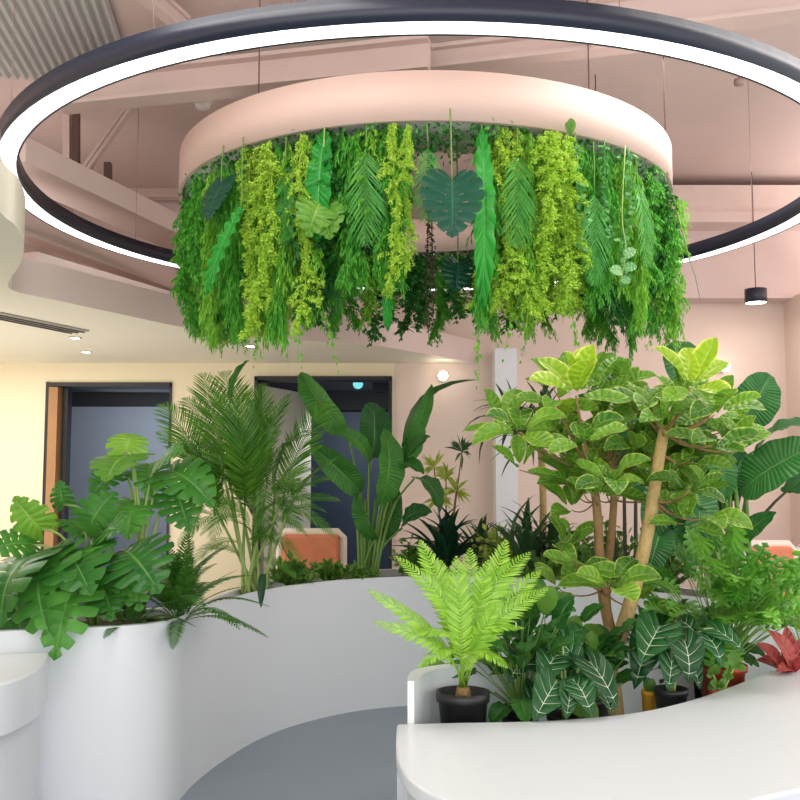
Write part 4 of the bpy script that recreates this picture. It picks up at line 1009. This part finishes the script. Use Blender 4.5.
# --- lobed philodendron
c = at(722, 690, 4.1); c.z = TZ; Y0 = c.y; ph = at(722, 664, 4.1).z - TZ
p = plant('potted_philodendron', c, 'bushy lobed leaf philodendron in the red pot at the right', 'potted plant')
c2 = at(726, 700, 4.1); pot(p, c, .10, .075, ph, M['redpot'])
for k in range(98):
    tx, ty = random.gauss(738, 40), random.gauss(596, 24)
    tx = min(812, max(664, tx)); ty = min(645, max(548, ty))
    if tx > 740: ty = min(622, max(ty, 572 + random.uniform(0, 20)))
    b_ = at(tx, ty, Y0 + random.uniform(-.28, .25)); ctr = at(732, 630, Y0)
    d = (b_ - ctr).normalized() + Vector((0, -.25, -.15)) + rv(.25); t_ = b_ + d.normalized() * random.uniform(.13, .19)
    leaf(p, 'xan', b_, t_, UP + Vector((0, -.7, 0)) + rv(.3), 'leaf', None, 1.0)
    stem(p, bez(c + Vector((random.uniform(-.03, .03), 0, ph * .9)), Vector((c.x * .5 + b_.x * .5, c.y, (c.z + ph + b_.z) / 2 + .05)), b_, 6), .003, .002, M['greenstem'], 'stalk', 5)
# --- right-hand lime fern-like plant
c = at(806, 668, 4.55); c.z = TZ
p = plant('potted_fern', c, 'light green fern at the right edge above the red leaved plant', 'potted fern'); pot(p, c, .08, .06, .15, M['blackpot'])
rosette(p, 'blech', c + Vector((0, 0, .16)), 24, .36, (5, 80), 'frond', jit=.15)
# --- red leaved plant
c = at(786, 690, 4.12); c.z = TZ
p = plant('red_leaved_plant', c, 'low plant with red and pink leaves at the right edge of the desk', 'potted plant'); pot(p, c, .06, .05, .14, M['redpot'])
for k, (tx, ty) in enumerate(((756, 644), (768, 630), (762, 656), (790, 640), (812, 650), (776, 672), (800, 662), (756, 660), (786, 626), (810, 634), (768, 684), (784, 660))):
    b_ = c + Vector((0, 0, .14)) + rv(.015); leaf(p, 'red', b_, at(tx, ty, c.y + random.uniform(-.14, .05)), Vector((0, -.9, .8)), 'leaf', k, .62)
# --- small seedlings
c = at(722, 700, 3.82); c.z = TZ; ph = at(722, 689, 3.82).z - TZ
p = plant('seedling_pot', c, 'small orange pot with a few upright seedlings at the desk edge', 'potted plant'); pot(p, c, .045, .036, ph, M['orangepot'])
for k, (tx, ty) in enumerate(((712, 672), (736, 662), (726, 676), (718, 682))):
    t_ = at(tx, ty, c.y); stem(p, bez(c + Vector((0, 0, ph * .85)), (c + t_) / 2 + Vector((0, 0, ph * .4)), t_), .005, .004, M['palestem'], 'stem')
    for q in range(3): leaf(p, 'green', t_ - UP * .01 * q, t_ + Vector((random.uniform(-.05, .05), random.uniform(-.04, 0), random.uniform(-.03, .05))), CAMD, 'leaf', 0, 1.3)
c = at(649, 702, 3.80); c.z = TZ; ph = at(649, 690, 3.80).z - TZ
p = plant('yellow_pot', c, 'small yellow pot between the tan trunk and the small black pot', 'potted plant'); pot(p, c, .028, .024, ph, M['yellowpot'])
for k in range(5):
    d = Vector((random.uniform(-.5, .5), random.uniform(-.5, .2), 1)).normalized(); leaf(p, 'green', c + Vector((0, 0, ph * .85)), c + Vector((0, 0, ph * .85)) + d * .07, UP + Vector((0, -1, 0)), 'leaf', 0)

# ================================================================== LIGHT
w = bpy.data.worlds.new('world'); S.world = w; w.use_nodes = True
bg = w.node_tree.nodes['Background']; bg.inputs[0].default_value = (1, .985, .96, 1); bg.inputs[1].default_value = 1.45
def area(name, loc, rot, sx, sy, p, c=(1, .97, .93)):
    l = bpy.data.lights.new(name, 'AREA'); l.shape = 'RECTANGLE'; l.size = sx; l.size_y = sy; l.energy = p; l.color = c
    o = bpy.data.objects.new(name, l); COL.objects.link(o); o.location = loc; o.rotation_euler = rot; return o
area('fill_behind_camera', (0, -1.3, 1.9), (math.radians(99), 0, 0), 8, 3.4, 90, (1, .99, .97))  # added fill from the open end behind the camera, tilted up; no window modelled
area('overhead_fill', (2.0, 4.6, 3.9), (0, 0, 0), 2, 2.5, 75)  # added downward fill over the right side, no fixture there
area('overhead_fill_left', (-.9, 2.6, 4.1), (0, 0, 0), 1.2, 2, 40)  # added downward fill high on the left, no fixture there
area('soffit_fill_up', (-3.4, 6.9, .5), (math.radians(180), 0, 0), 1.6, 2, 30, (1, .95, .86))  # unseen fill behind the planter, added to brighten soffit and cream wall
area('soffit_lamps', (-3.6, 6.5, 2.64), (0, 0, 0), 1.5, 3.5, 55, (1, .95, .88))
area('ceiling_fill_left', (-2.75, 5.2, 3.0), (math.radians(180), math.radians(-25), 0), .5, 5, 14, (1, .96, .93))  # invented upward fill above the soffit, lifts the pink ceiling
area('ceiling_fill_right', (4.2, 5.5, 3.2), (math.radians(180), math.radians(35), 0), .5, 6, 70, (1, .96, .93))  # invented upward fill by the right wall, lifts the ceiling there
area('far_room_fill', (-2.6, 9.6, 2.4), (math.radians(50), 0, 0), 1.5, .6, 20, (.9, .95, 1))  # fill added to brighten the blue grey wall beyond the left doorway
area('far_room_fill_right', (-.3, 9.8, 2.2), (math.radians(40), 0, 0), 1.0, .5, 7, (.9, .95, 1))  # weak fill added for the room beyond the right doorway
vs = S.view_settings; vs.view_transform = 'Standard'; vs.look = 'None'; vs.gamma = 1; vs.use_curve_mapping = False; vs.exposure = 0.15
